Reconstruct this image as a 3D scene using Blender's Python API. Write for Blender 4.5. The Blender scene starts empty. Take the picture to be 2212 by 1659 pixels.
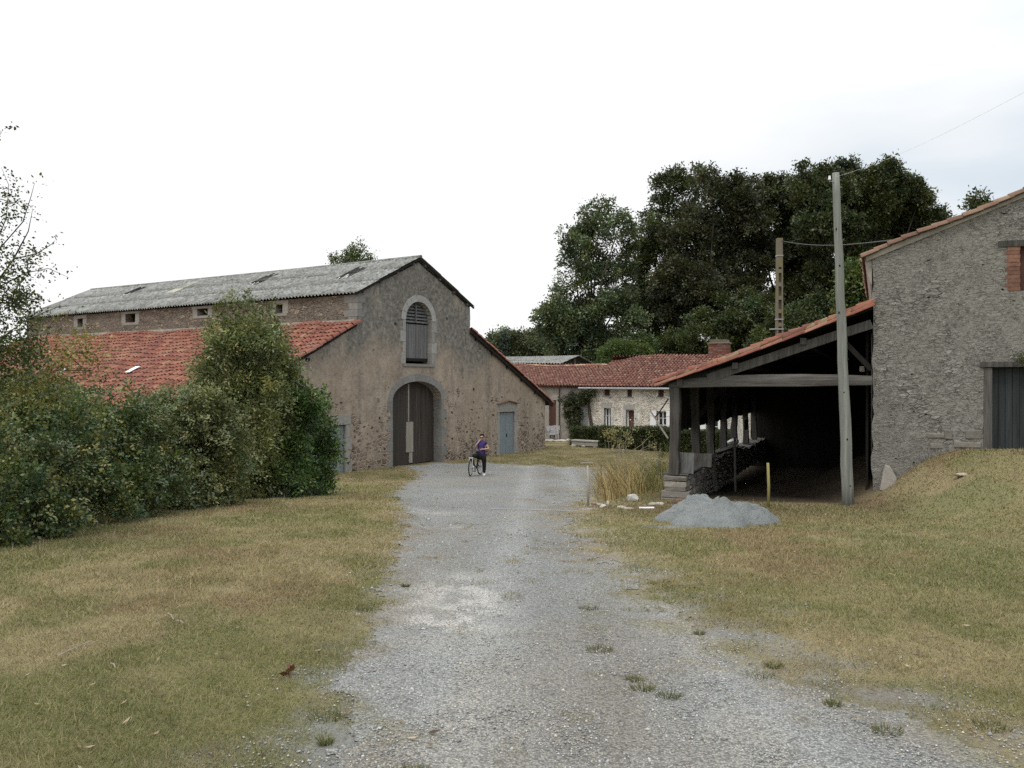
import bpy, bmesh, math, random
import numpy as np
from mathutils import Vector, geometry

# ------------------------------------------------------------------ camera, world, sun, exposure
S = bpy.context.scene
COL = S.collection
EYE = 1.6
FPX, CX, HZ = 1858.0, 1106.0, 821.0          # focal length, centre and horizon in a 2212 px wide picture
cam = bpy.data.cameras.new("camera")
cam.sensor_width = 36.0
cam.lens = 36.0 * FPX / 2212.0
cam.clip_start, cam.clip_end = 0.1, 2000.0
cam_o = bpy.data.objects.new("camera", cam)
COL.objects.link(cam_o)
cam_o.location = (0, 0, EYE)
cam_o.rotation_euler = (math.radians(90 - 0.262), 0, 0)
S.camera = cam_o

SUN_EL, SUN_AZ = 63.0, 205.0                 # azimuth clockwise from +Y (the view direction)
wd = bpy.data.worlds.new("World")
S.world = wd
wd.use_nodes = True
wn, wl = wd.node_tree.nodes, wd.node_tree.links
wn.clear()
w_out = wn.new("ShaderNodeOutputWorld")
w_sky = wn.new("ShaderNodeTexSky"); w_sky.sky_type = 'NISHITA'; w_sky.sun_disc = False
w_sky.sun_elevation = math.radians(SUN_EL); w_sky.sun_rotation = math.radians(SUN_AZ)
w_sky.dust_density = 3.0
w_b1 = wn.new("ShaderNodeBackground"); w_b1.inputs[1].default_value = 0.12
w_b2 = wn.new("ShaderNodeBackground"); w_b2.inputs[1].default_value = 1.12
w_tc = wn.new("ShaderNodeTexCoord")
w_map = wn.new("ShaderNodeMapping"); w_map.inputs['Scale'].default_value = (1.0, 1.0, 3.2)
w_map.inputs['Location'].default_value = (0.35, 0.0, 0.55)
w_no = wn.new("ShaderNodeTexNoise"); w_no.inputs['Scale'].default_value = 2.3; w_no.inputs['Detail'].default_value = 5.0
w_no.inputs['Roughness'].default_value = 0.45
w_r = wn.new("ShaderNodeValToRGB")
w_r.color_ramp.elements[0].position = 0.50; w_r.color_ramp.elements[0].color = (1.0, 1.0, 1.0, 1)
w_r.color_ramp.elements[1].position = 0.76; w_r.color_ramp.elements[1].color = (0.68, 0.755, 0.82, 1)
w_mix = wn.new("ShaderNodeMixShader"); w_mix.inputs[0].default_value = 0.93
wl.new(w_tc.outputs['Generated'], w_map.inputs[0]); wl.new(w_map.outputs[0], w_no.inputs['Vector'])
w_sep = wn.new("ShaderNodeSeparateXYZ"); wl.new(w_tc.outputs['Generated'], w_sep.inputs[0])
w_rx = wn.new("ShaderNodeMapRange"); w_rx.inputs[1].default_value = 0.12; w_rx.inputs[2].default_value = 0.55   # broken cloud to the right
w_rx.inputs[3].default_value = -0.16; w_rx.inputs[4].default_value = 0.24
wl.new(w_sep.outputs[0], w_rx.inputs[0])
w_ad = wn.new("ShaderNodeMath"); w_ad.operation = 'ADD'; wl.new(w_no.outputs[0], w_ad.inputs[0]); wl.new(w_rx.outputs[0], w_ad.inputs[1])
wl.new(w_ad.outputs[0], w_r.inputs[0]); wl.new(w_r.outputs[0], w_b2.inputs[0])
w_rz = wn.new("ShaderNodeMapRange"); w_rz.inputs[1].default_value = 0.25; w_rz.inputs[2].default_value = 1.0       # overcast: zenith brighter than horizon
w_rz.inputs[3].default_value = 1.08; w_rz.inputs[4].default_value = 1.95
wl.new(w_sep.outputs[2], w_rz.inputs[0]); wl.new(w_rz.outputs[0], w_b2.inputs[1])
wl.new(w_sky.outputs[0], w_b1.inputs[0])
wl.new(w_b1.outputs[0], w_mix.inputs[1]); wl.new(w_b2.outputs[0], w_mix.inputs[2])
wl.new(w_mix.outputs[0], w_out.inputs[0])

sl = bpy.data.lights.new("sun", 'SUN')
sl.energy = 1.4; sl.angle = math.radians(16); sl.color = (1.0, 0.95, 0.87)
sun_o = bpy.data.objects.new("sun", sl); COL.objects.link(sun_o)
az, el = math.radians(SUN_AZ), math.radians(SUN_EL)
sdir = Vector((math.sin(az) * math.cos(el), math.cos(az) * math.cos(el), math.sin(el)))
sun_o.rotation_euler = (-sdir).to_track_quat('-Z', 'Y').to_euler()
sun_o.location = sdir * 60

S.view_settings.view_transform = 'Standard'
S.view_settings.look = 'None'
S.view_settings.exposure = 0.0
S.view_settings.gamma = 1.0
S.render.engine = 'CYCLES'
S.cycles.use_denoising = False
S.cycles.max_bounces = 6
S.cycles.diffuse_bounces = 3
S.cycles.transparent_max_bounces = 6

RS = np.random.RandomState(7)
random.seed(7)

# ------------------------------------------------------------------ numpy noise
def _hash(ix, iy, s):
    h = (ix.astype(np.int64) * 374761393 + iy.astype(np.int64) * 668265263 + s * 144665) & 0xffffffff
    h = ((h ^ (h >> 13)) * 1274126177) & 0xffffffff
    h = h ^ (h >> 16)
    return (h & 0xffff) / 65535.0

def vnoise(x, y, s=0):
    x = np.asarray(x, float); y = np.asarray(y, float)
    ix, iy = np.floor(x), np.floor(y)
    fx, fy = x - ix, y - iy
    fx, fy = fx * fx * (3 - 2 * fx), fy * fy * (3 - 2 * fy)
    a = _hash(ix, iy, s); b = _hash(ix + 1, iy, s); c = _hash(ix, iy + 1, s); d = _hash(ix + 1, iy + 1, s)
    return (a * (1 - fx) + b * fx) * (1 - fy) + (c * (1 - fx) + d * fx) * fy

def fbm(x, y, s=0, o=4):
    t, a, n = 0, 0.5, 0
    for k in range(o):
        t = t + a * vnoise(np.asarray(x) * 2 ** k, np.asarray(y) * 2 ** k, s + 17 * k); n += a; a *= 0.5
    return t / n

def sstep(a, b, x):
    t = np.clip((np.asarray(x, float) - a) / (b - a), 0, 1)
    return t * t * (3 - 2 * t)

# ------------------------------------------------------------------ the lie of the land
def base_h(y):
    y = np.asarray(y, float)
    k = 3.0                                   # soft break of slope where the yard flattens out
    t = (34.8 - y) / k
    soft = np.where(t > 20, t, np.log1p(np.exp(np.minimum(t, 20)))) * k
    return -2.36 + 0.067 * soft

def ground_h(x, y):
    x = np.asarray(x, float); y = np.asarray(y, float)
    h = base_h(y)
    h = h + 1.34 * sstep(7.9, 10.7, x + 0.25 * (vnoise(x * 1.1, y * 1.1, 13) - 0.5)) * sstep(7.0, 18.8, y) * (1 - sstep(24, 30, y))
    h = h + 0.16 * sstep(-1.2, -3.0, x) * (1 - sstep(18, 26, y))
    h = h + 0.05 * (fbm(x * 0.35 + 9, y * 0.35, 3, 3) - 0.5)
    h = h + 0.25 * sstep(62, 90, y) + 2.0 * sstep(100, 200, y)
    return h

def gh(x, y):
    return float(ground_h(x, y))

def pt(px, py, z):
    """world point seen at picture position (px,py) and depth z"""
    return Vector(((px - CX) / FPX * z, z, EYE + (HZ - py) / FPX * z))

def pg(px, py):
    """world point where that line of sight meets the ground"""
    lo, hi = 1.0, 90.0
    k = (py - HZ) / FPX
    for _ in range(60):
        m = (lo + hi) / 2
        x = (px - CX) / FPX * m
        if EYE - k * m > gh(x, m): lo = m
        else: hi = m
    return Vector(((px - CX) / FPX * lo, lo, gh((px - CX) / FPX * lo, lo)))

# ------------------------------------------------------------------ objects
def wloc(o):
    v = Vector((0, 0, 0))
    while o is not None:
        v += o.location; o = o.parent
    return v

def tag(o, label=None, cat=None, group=None, kind=None):
    if label: o["label"] = label
    if cat: o["category"] = cat
    if group: o["group"] = group
    if kind: o["kind"] = kind
    return o

def thing(name, label, cat, loc=(0, 0, 0), group=None):
    o = bpy.data.objects.new(name, None)
    COL.objects.link(o)
    o.location = loc
    o.empty_display_size = 0.2
    return tag(o, label, cat, group)

def np_mesh(name, V, F, mat, parent=None, cols=None, smooth=False):
    """V (n,3) world coordinates, F (m,k); cols per vertex"""
    V = np.asarray(V, np.float32); F = np.asarray(F, np.int32)
    if parent is not None:
        V = V - np.array(wloc(parent), np.float32)
    me = bpy.data.meshes.new(name)
    m, k = F.shape
    me.vertices.add(len(V)); me.vertices.foreach_set("co", V.ravel())
    me.loops.add(m * k); me.loops.foreach_set("vertex_index", F.ravel())
    me.polygons.add(m); me.polygons.foreach_set("loop_start", np.arange(0, m * k, k, dtype=np.int32))
    if smooth: me.polygons.foreach_set("use_smooth", np.ones(m, dtype=bool))
    me.update(calc_edges=True)
    if cols is not None:
        ca = me.color_attributes.new("Col", 'FLOAT_COLOR', 'POINT')
        c4 = np.ones((len(V), 4), np.float32); c4[:, :3] = cols
        ca.data.foreach_set("color", c4.ravel())
    me.materials.append(mat)
    o = bpy.data.objects.new(name, me)
    COL.objects.link(o)
    if parent is not None: o.parent = parent
    return o

class MB:
    """collects shapes in world coordinates, builds one mesh"""
    def __init__(self, fr=None):
        self.v, self.f, self.c, self.fr = [], [], [], fr
        self.col = (1, 1, 1)
    def add(self, vs, fs):
        n = len(self.v)
        for p in vs:
            p = Vector(p)
            self.v.append(self.fr.w(*p) if self.fr else p)
            self.c.append(self.col)
        for f in fs: self.f.append([i + n for i in f])
    def box(self, a, b, jit=0.0):
        x0, y0, z0 = a; x1, y1, z1 = b
        vs = [(x0, y0, z0), (x1, y0, z0), (x1, y1, z0), (x0, y1, z0), (x0, y0, z1), (x1, y0, z1), (x1, y1, z1), (x0, y1, z1)]
        if jit: vs = [tuple(q + random.uniform(-jit, jit) for q in p) for p in vs]
        self.add(vs, [(0, 3, 2, 1), (4, 5, 6, 7), (0, 1, 5, 4), (1, 2, 6, 5), (2, 3, 7, 6), (3, 0, 4, 7)])
    def beam(self, p, q, w, h, up=(0, 0, 1), n=1, wob=0.0, taper=1.0):
        """squared timber from p to q, w across, h along up"""
        p, q, up = Vector(p), Vector(q), Vector(up)
        d = (q - p).normalized(); s = d.cross(up)
        if s.length < 1e-4: s = d.cross(Vector((1, 0, 0)))
        s.normalize(); u = s.cross(d)
        vs, fs = [], []
        for i in range(n + 1):
            t = i / n; k = 1 + (taper - 1) * t
            c = p.lerp(q, t) + s * random.uniform(-wob, wob) + u * random.uniform(-wob, wob)
            for a, b in ((-1, -1), (1, -1), (1, 1), (-1, 1)):
                vs.append(c + s * a * w / 2 * k * random.uniform(1 - wob * 2, 1 + wob * 2) + u * b * h / 2 * k * random.uniform(1 - wob * 2, 1 + wob * 2))
        for i in range(n):
            for j in range(4):
                fs.append((4 * i + j, 4 * i + (j + 1) % 4, 4 * i + 4 + (j + 1) % 4, 4 * i + 4 + j))
        fs.append((3, 2, 1, 0)); fs.append(tuple(4 * n + j for j in range(4)))
        self.add(vs, fs)
    def tube(self, pts, rad, seg=8, caps=True, wob=0.0):
        pts = [Vector(p) for p in pts]
        if not hasattr(rad, '__len__'): rad = [rad] * len(pts)
        vs, fs = [], []
        prev = None
        for i, p in enumerate(pts):
            d = (pts[min(i + 1, len(pts) - 1)] - pts[max(i - 1, 0)]).normalized()
            if prev is None:
                a = d.cross(Vector((0, 0, 1)))
                if a.length < 1e-3: a = d.cross(Vector((1, 0, 0)))
            else:
                a = prev - d * prev.dot(d)
            a.normalize(); prev = a; b = d.cross(a)
            for j in range(seg):
                t = 2 * math.pi * j / seg
                r = rad[i] * (1 + random.uniform(-wob, wob))
                vs.append(p + a * math.cos(t) * r + b * math.sin(t) * r)
        for i in range(len(pts) - 1):
            for j in range(seg):
                fs.append((seg * i + j, seg * i + (j + 1) % seg, seg * (i + 1) + (j + 1) % seg, seg * (i + 1) + j))
        if caps:
            fs.append(tuple(range(seg))[::-1]); fs.append(tuple(seg * (len(pts) - 1) + j for j in range(seg)))
        self.add(vs, fs)
    def ring(self, c, axis, R, r, seg=24, sub=6):
        c, axis = Vector(c), Vector(axis).normalized()
        a = axis.cross(Vector((0, 0, 1)))
        if a.length < 1e-3: a = Vector((1, 0, 0))
        a.normalize(); b = axis.cross(a)
        vs, fs = [], []
        for i in range(seg):
            t = 2 * math.pi * i / seg; e = a * math.cos(t) + b * math.sin(t)
            for j in range(sub):
                s = 2 * math.pi * j / sub
                vs.append(c + e * (R + r * math.cos(s)) + axis * r * math.sin(s))
        for i in range(seg):
            for j in range(sub):
                fs.append((i * sub + j, ((i + 1) % seg) * sub + j, ((i + 1) % seg) * sub + (j + 1) % sub, i * sub + (j + 1) % sub))
        self.add(vs, fs)
    def prism(self, poly, off):
        """closed polygon (list of 3D points) extruded by vector off"""
        n = len(poly); off = Vector(off)
        vs = [Vector(p) for p in poly] + [Vector(p) + off for p in poly]
        fs = [tuple(range(n)), tuple(range(2 * n - 1, n - 1, -1))] + [(i, n + i, n + (i + 1) % n, (i + 1) % n) for i in range(n)]
        self.add(vs, fs)
    def rock(self, c, r, seed=0, flat=0.7):
        """angular lump: a ball with a few random flats knocked off it"""
        rr = random.Random(seed)
        bm = bmesh.new(); bmesh.ops.create_icosphere(bm, subdivisions=2, radius=1)
        cuts = []
        for _ in range(9):
            n = Vector((rr.gauss(0, 1), rr.gauss(0, 1), rr.gauss(0, 1))).normalized(); cuts.append((n, rr.uniform(.50, .85)))
        rx, ry, rz = r if hasattr(r, '__len__') else (r, r * 0.9, r * flat)
        vs = []
        for v in bm.verts:
            p = v.co.copy()
            for n, d in cuts:
                e = p.dot(n)
                if e > d: p -= n * (e - d)
            s = 1.15 + rr.uniform(-.05, .05)
            vs.append((c[0] + p.x * s * rx, c[1] + p.y * s * ry, c[2] + p.z * s * rz))
        fs = [tuple(v.index for v in f.verts) for f in bm.faces]; bm.free()
        self.add(vs, fs)
    def build(self, name, mat, parent=None, smooth=False, bevel=0.0, normals=True):
        L = wloc(parent) if parent is not None else Vector((0, 0, 0))
        me = bpy.data.meshes.new(name)
        me.from_pydata([tuple(p - L) for p in self.v], [], self.f)
        ca = me.color_attributes.new("Col", 'FLOAT_COLOR', 'POINT')
        ca.data.foreach_set("color", np.array([(*c, 1) for c in self.c], np.float32).ravel())
        if normals:
            bm = bmesh.new(); bm.from_mesh(me); bmesh.ops.recalc_face_normals(bm, faces=bm.faces); bm.to_mesh(me); bm.free()
        if smooth:
            me.polygons.foreach_set("use_smooth", np.ones(len(me.polygons), dtype=bool))
        me.materials.append(mat)
        o = bpy.data.objects.new(name, me); COL.objects.link(o)
        if parent is not None: o.parent = parent
        if bevel:
            m = o.modifiers.new("bevel", 'BEVEL'); m.width = bevel; m.segments = 2; m.limit_method = 'ANGLE'
        return o

class Frame:
    """a wall: t along it, d out of it (towards the viewer's side), z up"""
    def __init__(self, x, y, ux, uy):
        l = math.hypot(ux, uy); self.o = Vector((x, y, 0)); self.u = Vector((ux / l, uy / l, 0))
        n = Vector((self.u.y, -self.u.x, 0))
        if n.dot(-self.o) < 0: n = -n
        self.n = n
    def w(self, t, d, z):
        return self.o + self.u * t + self.n * d + Vector((0, 0, z))
    def px(self, px, py, d=0.0):
        """(t, z) of the wall point seen at (px,py)"""
        r = (px - CX) / FPX; o = self.o + self.n * d
        t = (r * o.y - o.x) / (self.u.x - r * self.u.y)
        Y = o.y + self.u.y * t
        return t, EYE + (HZ - py) / FPX * Y
    def t(self, px, d=0.0): return self.px(px, 800, d)[0]

def wall(fr, outer, holes, thick, name, mat, parent, d0=0.0, subdiv=None):
    """flat wall with openings; outer face at d0, thickness goes inwards"""
    loops = [outer] + holes
    tess = geometry.tessellate_polygon([[Vector((t, z, 0)) for t, z in l] for l in loops])
    flat = [p for l in loops for p in l]
    n = len(flat)
    mb = MB(fr)
    vs = [(t, d0, z) for t, z in flat] + [(t, d0 - thick, z) for t, z in flat]
    fs = [tuple(f) for f in tess] + [tuple(i + n for i in reversed(f)) for f in tess]
    b = 0
    for l in loops:
        m = len(l)
        for i in range(m):
            j = (i + 1) % m
            fs.append((b + i, b + j, n + b + j, n + b + i))
        b += m
    mb.add(vs, fs)
    return mb.build(name, mat, parent)

def arch(t0, t1, zb0, zb1, zs, rise, n=14):
    """opening outline with an elliptical head, t0 < t1"""
    c, a = (t0 + t1) / 2, (t1 - t0) / 2
    p = [(t0, zb0)]
    for i in range(n + 1):
        th = math.pi * (1 - i / n)
        p.append((c + a * math.cos(th), zs + rise * math.sin(th)))
    p.append((t1, zb1))
    return p

# ------------------------------------------------------------------ materials
class NT:
    def __init__(self, name, rough=0.9, spec=0.25):
        self.m = bpy.data.materials.new(name); self.m.use_nodes = True
        self.n, self.l = self.m.node_tree.nodes, self.m.node_tree.links
        self.bsdf = self.n["Principled BSDF"]
        self.bsdf.inputs['Roughness'].default_value = rough
        self.bsdf.inputs['Specular IOR Level'].default_value = spec
        self.tc = None
    def put(self, sock, v):
        if isinstance(v, bpy.types.NodeSocket): self.l.new(v, sock)
        elif v is not None:
            if sock.type == 'RGBA' and len(v) == 3: v = (*v, 1)
            sock.default_value = v
    def co(self, scale=(1, 1, 1), rot=(0, 0, 0)):
        if self.tc is None: self.tc = self.n.new("ShaderNodeTexCoord")
        m = self.n.new("ShaderNodeMapping"); m.inputs['Scale'].default_value = scale; m.inputs['Rotation'].default_value = rot
        self.l.new(self.tc.outputs['Object'], m.inputs[0]); return m.outputs[0]
    def noise(self, s, det=4, ro=0.55, vec=None, dist=0.0):
        k = self.n.new("ShaderNodeTexNoise"); k.inputs['Scale'].default_value = s; k.inputs['Detail'].default_value = det
        k.inputs['Roughness'].default_value = ro; k.inputs['Distortion'].default_value = dist
        self.l.new(vec if vec is not None else self.co(), k.inputs['Vector']); return k.outputs[0]
    def vor(self, s, vec=None, feat='F1', out='Distance', rnd=1.0):
        k = self.n.new("ShaderNodeTexVoronoi"); k.feature = feat; k.inputs['Scale'].default_value = s
        k.inputs['Randomness'].default_value = rnd
        self.l.new(vec if vec is not None else self.co(), k.inputs['Vector']); return k.outputs[out]
    def ramp(self, f, *st):
        k = self.n.new("ShaderNodeValToRGB"); e = k.color_ramp.elements
        while len(e) < len(st): e.new(0.5)
        for q, (p, c) in zip(e, st):
            q.position = p; q.color = (*c, 1) if hasattr(c, '__len__') else (c, c, c, 1)
        self.put(k.inputs[0], f); return k.outputs[0]
    def mix(self, f, a, b, mode='MIX'):
        k = self.n.new("ShaderNodeMix"); k.data_type = 'RGBA'; k.blend_type = mode; k.clamp_factor = True
        self.put(k.inputs[0], f); self.put(k.inputs[6], a); self.put(k.inputs[7], b); return k.outputs[2]
    def math(self, op, a, b=None, c=None):
        k = self.n.new("ShaderNodeMath"); k.operation = op
        self.put(k.inputs[0], a)
        if b is not None: self.put(k.inputs[1], b)
        if c is not None: self.put(k.inputs[2], c)
        return k.outputs[0]
    def sep(self):
        if self.tc is None: self.tc = self.n.new("ShaderNodeTexCoord")
        k = self.n.new("ShaderNodeSeparateXYZ"); self.l.new(self.tc.outputs['Object'], k.inputs[0]); return k.outputs
    def attr(self):
        k = self.n.new("ShaderNodeAttribute"); k.attribute_name = "Col"; return k.outputs[0]
    def bump(self, h, dist, strength=1.0):
        k = self.n.new("ShaderNodeBump"); k.inputs['Distance'].default_value = dist; k.inputs['Strength'].default_value = strength
        self.l.new(h, k.inputs['Height']); self.l.new(k.outputs[0], self.bsdf.inputs['Normal'])
    def done(self, color):
        self.put(self.bsdf.inputs['Base Color'], color); return self.m
    def wob(self, vec, s, amt):
        """vector nudged by noise, so cell patterns look hand made"""
        k = self.n.new("ShaderNodeTexNoise"); k.inputs['Scale'].default_value = s; k.inputs['Detail'].default_value = 3
        self.l.new(self.co(), k.inputs['Vector'])
        a = self.n.new("ShaderNodeVectorMath"); a.operation = 'MULTIPLY_ADD'
        self.l.new(k.outputs[1], a.inputs[0]); a.inputs[1].default_value = (amt, amt, amt); self.l.new(vec, a.inputs[2])
        return a.outputs[0]

def m_simple(name, c, var=0.25, s=6, rough=0.85, bump=0.0, spec=0.25):
    k = NT(name, rough, spec)
    n = k.noise(s, 5, 0.6)
    if bump: k.bump(n, bump)
    return k.done(k.ramp(n, (0.3, tuple(q * (1 - var) for q in c)), (0.7, tuple(q * (1 + var) for q in c))))

def m_render(zsplit, zfoot):
    """old lime render: grey and weathered high up, warm and pinkish low, rubble showing through near the foot (heights in the wall's own space)"""
    k = NT("old_render", 0.95, 0.1)
    z = k.sep()[2]
    big = k.noise(0.30, 4, 0.6, dist=0.4)
    mid = k.noise(1.1, 6, 0.7)
    fine = k.noise(5.5, 7, 0.75)
    streak = k.noise(1.0, 5, 0.65, vec=k.co((1.6, 1.6, 0.22)))
    grey = k.ramp(fine, (0.34, (0.105, 0.097, 0.084)), (0.50, (0.19, 0.177, 0.155)), (0.66, (0.30, 0.285, 0.252)))
    warm = k.ramp(mid, (0.32, (0.235, 0.185, 0.142)), (0.50, (0.335, 0.272, 0.212)), (0.66, (0.45, 0.375, 0.30)))
    warm = k.mix(0.45, warm, k.ramp(fine, (0.30, (0.16, 0.125, 0.098)), (0.68, (0.45, 0.375, 0.305))))
    zz = k.math('MULTIPLY_ADD', big, 6.0, -3.0)
    zz = k.math('ADD', zz, k.math('MULTIPLY_ADD', mid, 2.4, -1.2))
    up = k.ramp(k.math('MULTIPLY', k.math('ADD', k.math('SUBTRACT', z, zsplit), zz), 0.42), (0.0, 0.0), (0.6, 1.0))
    c = k.mix(up, warm, grey)
    c = k.mix(k.ramp(streak, (0.49, 0.0), (0.66, 0.58)), c, k.mix(0.4, grey, (0.10, 0.087, 0.073)))
    c = k.mix(k.ramp(k.noise(0.7, 5, 0.7, vec=k.co((1.2, 1.2, 0.5))), (0.56, 0.0), (0.68, 0.55)), c, (0.42, 0.355, 0.285))
    # bare rubble where the coat has dropped off, mostly near the foot
    v = k.wob(k.co((1, 1, 1.7)), 3, 0.12)
    cs = k.n.new("ShaderNodeSeparateColor"); k.l.new(k.vor(3.4, v, 'F1', 'Color'), cs.inputs[0]); edge = k.vor(3.4, v, 'DISTANCE_TO_EDGE')
    stone = k.ramp(cs.outputs[0], (0.1, (0.10, 0.075, 0.06)), (0.35, (0.22, 0.165, 0.13)), (0.6, (0.30, 0.235, 0.185)), (0.9, (0.16, 0.13, 0.11)))
    stone = k.mix(k.ramp(edge, (0.02, 1.0), (0.10, 0.0)), stone, (0.40, 0.335, 0.27))
    hgt = k.math('SUBTRACT', z, zfoot)
    low = k.ramp(k.math('MULTIPLY', hgt, 0.25), (0.0, 1.0), (0.42, 0.45), (1.0, 0.05))
    bare = k.ramp(k.math('ADD', k.noise(1.0, 6, 0.7), k.math('MULTIPLY', low, 0.24)), (0.645, 0.0), (0.70, 0.9))
    c = k.mix(bare, c, stone)
    pit = k.ramp(k.vor(3.0, k.wob(k.co((1, 1, 1.5)), 5, 0.25)), (0.16, 1.0), (0.30, 0.0))
    pm = k.math('MULTIPLY', pit, k.ramp(k.math('ADD', k.noise(1.4, 4, 0.65), k.math('MULTIPLY', low, 0.30)), (0.60, 0.0), (0.68, 0.9)))
    c = k.mix(pm, c, (0.075, 0.055, 0.045))
    h = k.math('ADD', k.math('MULTIPLY', fine, 0.6), k.math('MULTIPLY', k.math('MULTIPLY', k.ramp(edge, (0.0, 0.0), (0.14, 1.0)), bare), 0.7))
    k.bump(k.math('SUBTRACT', h, k.math('MULTIPLY', pm, 0.9)), 0.05)
    return k.done(c)

def m_rubble(name, tones, joint, s=4.0, flat=2.4, smear=0.5, bump=0.05, grey=(0.2, 0.19, 0.17), smear_at=0.5, jw=0.07):
    k = NT(name, 0.95, 0.1)
    v = k.wob(k.co((1, 1, flat)), 2.4, 0.16)
    v2 = k.wob(k.co((1, 1, flat * 1.15)), 5, 0.12)
    cell = k.n.new("ShaderNodeSeparateColor"); k.l.new(k.vor(s, v, 'F1', 'Color'), cell.inputs[0])
    cell2 = k.n.new("ShaderNodeSeparateColor"); k.l.new(k.vor(s * 2.1, v2, 'F1', 'Color'), cell2.inputs[0])
    edge = k.vor(s, v, 'DISTANCE_TO_EDGE'); edge2 = k.vor(s * 2.1, v2, 'DISTANCE_TO_EDGE')
    pick = k.ramp(k.noise(1.1, 3), (0.46, 0.0), (0.54, 1.0))
    f = k.mix(pick, cell.outputs[0], cell2.outputs[0]); e = k.mix(pick, edge, k.math('MULTIPLY', edge2, 1.5))
    st = k.ramp(f, *[((i + 0.5) / len(tones), t) for i, t in enumerate(tones)])
    fine = k.noise(13, 6, 0.7)
    st = k.mix(0.5, st, k.ramp(fine, (0.3, (0.25, 0.25, 0.25)), (0.72, (0.95, 0.95, 0.95))), 'OVERLAY')
    jm = k.ramp(e, (0.0, 1.0), (jw, 0.0))
    c = k.mix(jm, st, k.ramp(fine, (0.3, tuple(q * 0.75 for q in joint)), (0.7, tuple(min(q * 1.2, .85) for q in joint))))
    sm = k.ramp(k.math('ADD', k.noise(0.75, 6, 0.65), k.math('MULTIPLY', k.noise(6, 4, 0.6), 0.25)), (smear_at + 0.06, 0.0), (smear_at + 0.2, smear))
    c = k.mix(sm, c, k.ramp(k.noise(22, 5, 0.75), (0.3, tuple(q * 0.62 for q in grey)), (0.7, tuple(q * 1.35 for q in grey))))
    c = k.mix(k.ramp(k.noise(9, 6, 0.8), (0.50, 0.0), (0.62, 0.65)), c, tuple(q * 0.42 for q in grey))
    c = k.mix(k.ramp(k.noise(7.3, 6, 0.8, vec=k.co((1, 1, 1.8))), (0.56, 0.0), (0.66, 0.55)), c, tuple(min(q * 1.75, .8) for q in grey))
    hole = k.ramp(k.vor(1.9, k.wob(k.co((1, 1, 1.7)), 6, 0.2)), (0.045, 1.0), (0.085, 0.0))
    c = k.mix(hole, c, (0.02, 0.018, 0.015))
    h = k.math('ADD', k.math('MULTIPLY', k.ramp(e, (0.0, 0.0), (jw * 1.6, 1.0)), k.math('SUBTRACT', 1.0, k.math('MULTIPLY', sm, 0.8))), k.math('MULTIPLY', fine, 0.5))
    k.bump(k.math('SUBTRACT', h, hole), bump)
    return k.done(c)

def m_wood(name, dark, light, along=(14, 14, 0.9), rough=0.9, bump=0.012):
    k = NT(name, rough, 0.15)
    n = k.noise(1.0, 8, 0.68, vec=k.co(along), dist=0.3)
    n2 = k.noise(0.8, 3)
    c = k.ramp(n, (0.28, dark), (0.72, light))
    c = k.mix(k.ramp(n2, (0.4, 0.0), (0.7, 0.5)), c, tuple(q * 0.6 for q in light))
    c = k.mix(0.6, c, k.attr(), 'MULTIPLY')
    k.bump(n, bump)
    return k.done(c)

def m_paint(name, c, wear):
    k = NT(name, 0.75, 0.25)
    n = k.noise(1.0, 7, 0.7, vec=k.co((9, 9, 1.1)))
    n2 = k.noise(5, 5, 0.7)
    q = k.ramp(n2, (0.3, tuple(v * 0.85 for v in c)), (0.7, tuple(v * 1.12 for v in c)))
    q = k.mix(k.ramp(n, (0.60, 0.0), (0.74, 0.8)), q, wear)
    k.bump(n, 0.006)
    return k.done(k.mix(0.5, q, k.attr(), 'MULTIPLY'))

def m_tile(name, lich=0.35):
    k = NT(name, 0.9, 0.15)
    a = k.attr()
    n = k.noise(5, 6, 0.7)
    c = k.mix(1.0, a, k.ramp(n, (0.3, (0.68, 0.68, 0.70)), (0.7, (1.12, 1.12, 1.1))), 'MULTIPLY')
    c = k.mix(k.ramp(k.noise(1.4, 6, 0.7), (0.52, 0.0), (0.72, lich)), c, (0.14, 0.09, 0.075))
    c = k.mix(k.ramp(k.noise(11, 5, 0.7), (0.62, 0.0), (0.72, lich)), c, (0.26, 0.22, 0.14))
    k.bump(k.noise(30, 3), 0.004)
    return k.done(c)

def m_leaf(name, trans=0.18, rough=0.55):
    k = NT(name, rough, 0.3)
    k.bsdf.inputs['Base Color'].default_value = (0.1, 0.1, 0.1, 1)
    a = k.attr(); k.l.new(a, k.bsdf.inputs['Base Color'])
    t = k.n.new("ShaderNodeBsdfTranslucent"); k.l.new(k.mix(1.0, a, (1.25, 1.3, 0.6), 'MULTIPLY'), t.inputs[0])
    x = k.n.new("ShaderNodeMixShader"); x.inputs[0].default_value = trans
    k.l.new(k.bsdf.outputs[0], x.inputs[1]); k.l.new(t.outputs[0], x.inputs[2])
    k.l.new(x.outputs[0], k.n["Material Output"].inputs[0])
    return k.m

def m_fibre():
    k = NT("fibre_cement", 0.95, 0.1)
    a = k.noise(3.6, 7, 0.8); b = k.noise(0.8, 5, 0.6)
    c = k.ramp(a, (0.34, (0.085, 0.087, 0.083)), (0.48, (0.215, 0.22, 0.21)), (0.64, (0.39, 0.40, 0.38)))
    c = k.mix(k.ramp(b, (0.45, 0.0), (0.7, 0.4)), c, (0.215, 0.214, 0.204))
    c = k.mix(k.ramp(k.noise(5, 6, 0.8), (0.55, 0.0), (0.62, 0.75)), c, (0.08, 0.08, 0.072))
    c = k.mix(0.5, c, k.attr(), 'MULTIPLY')
    k.bump(a, 0.01)
    return k.done(c)

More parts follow.
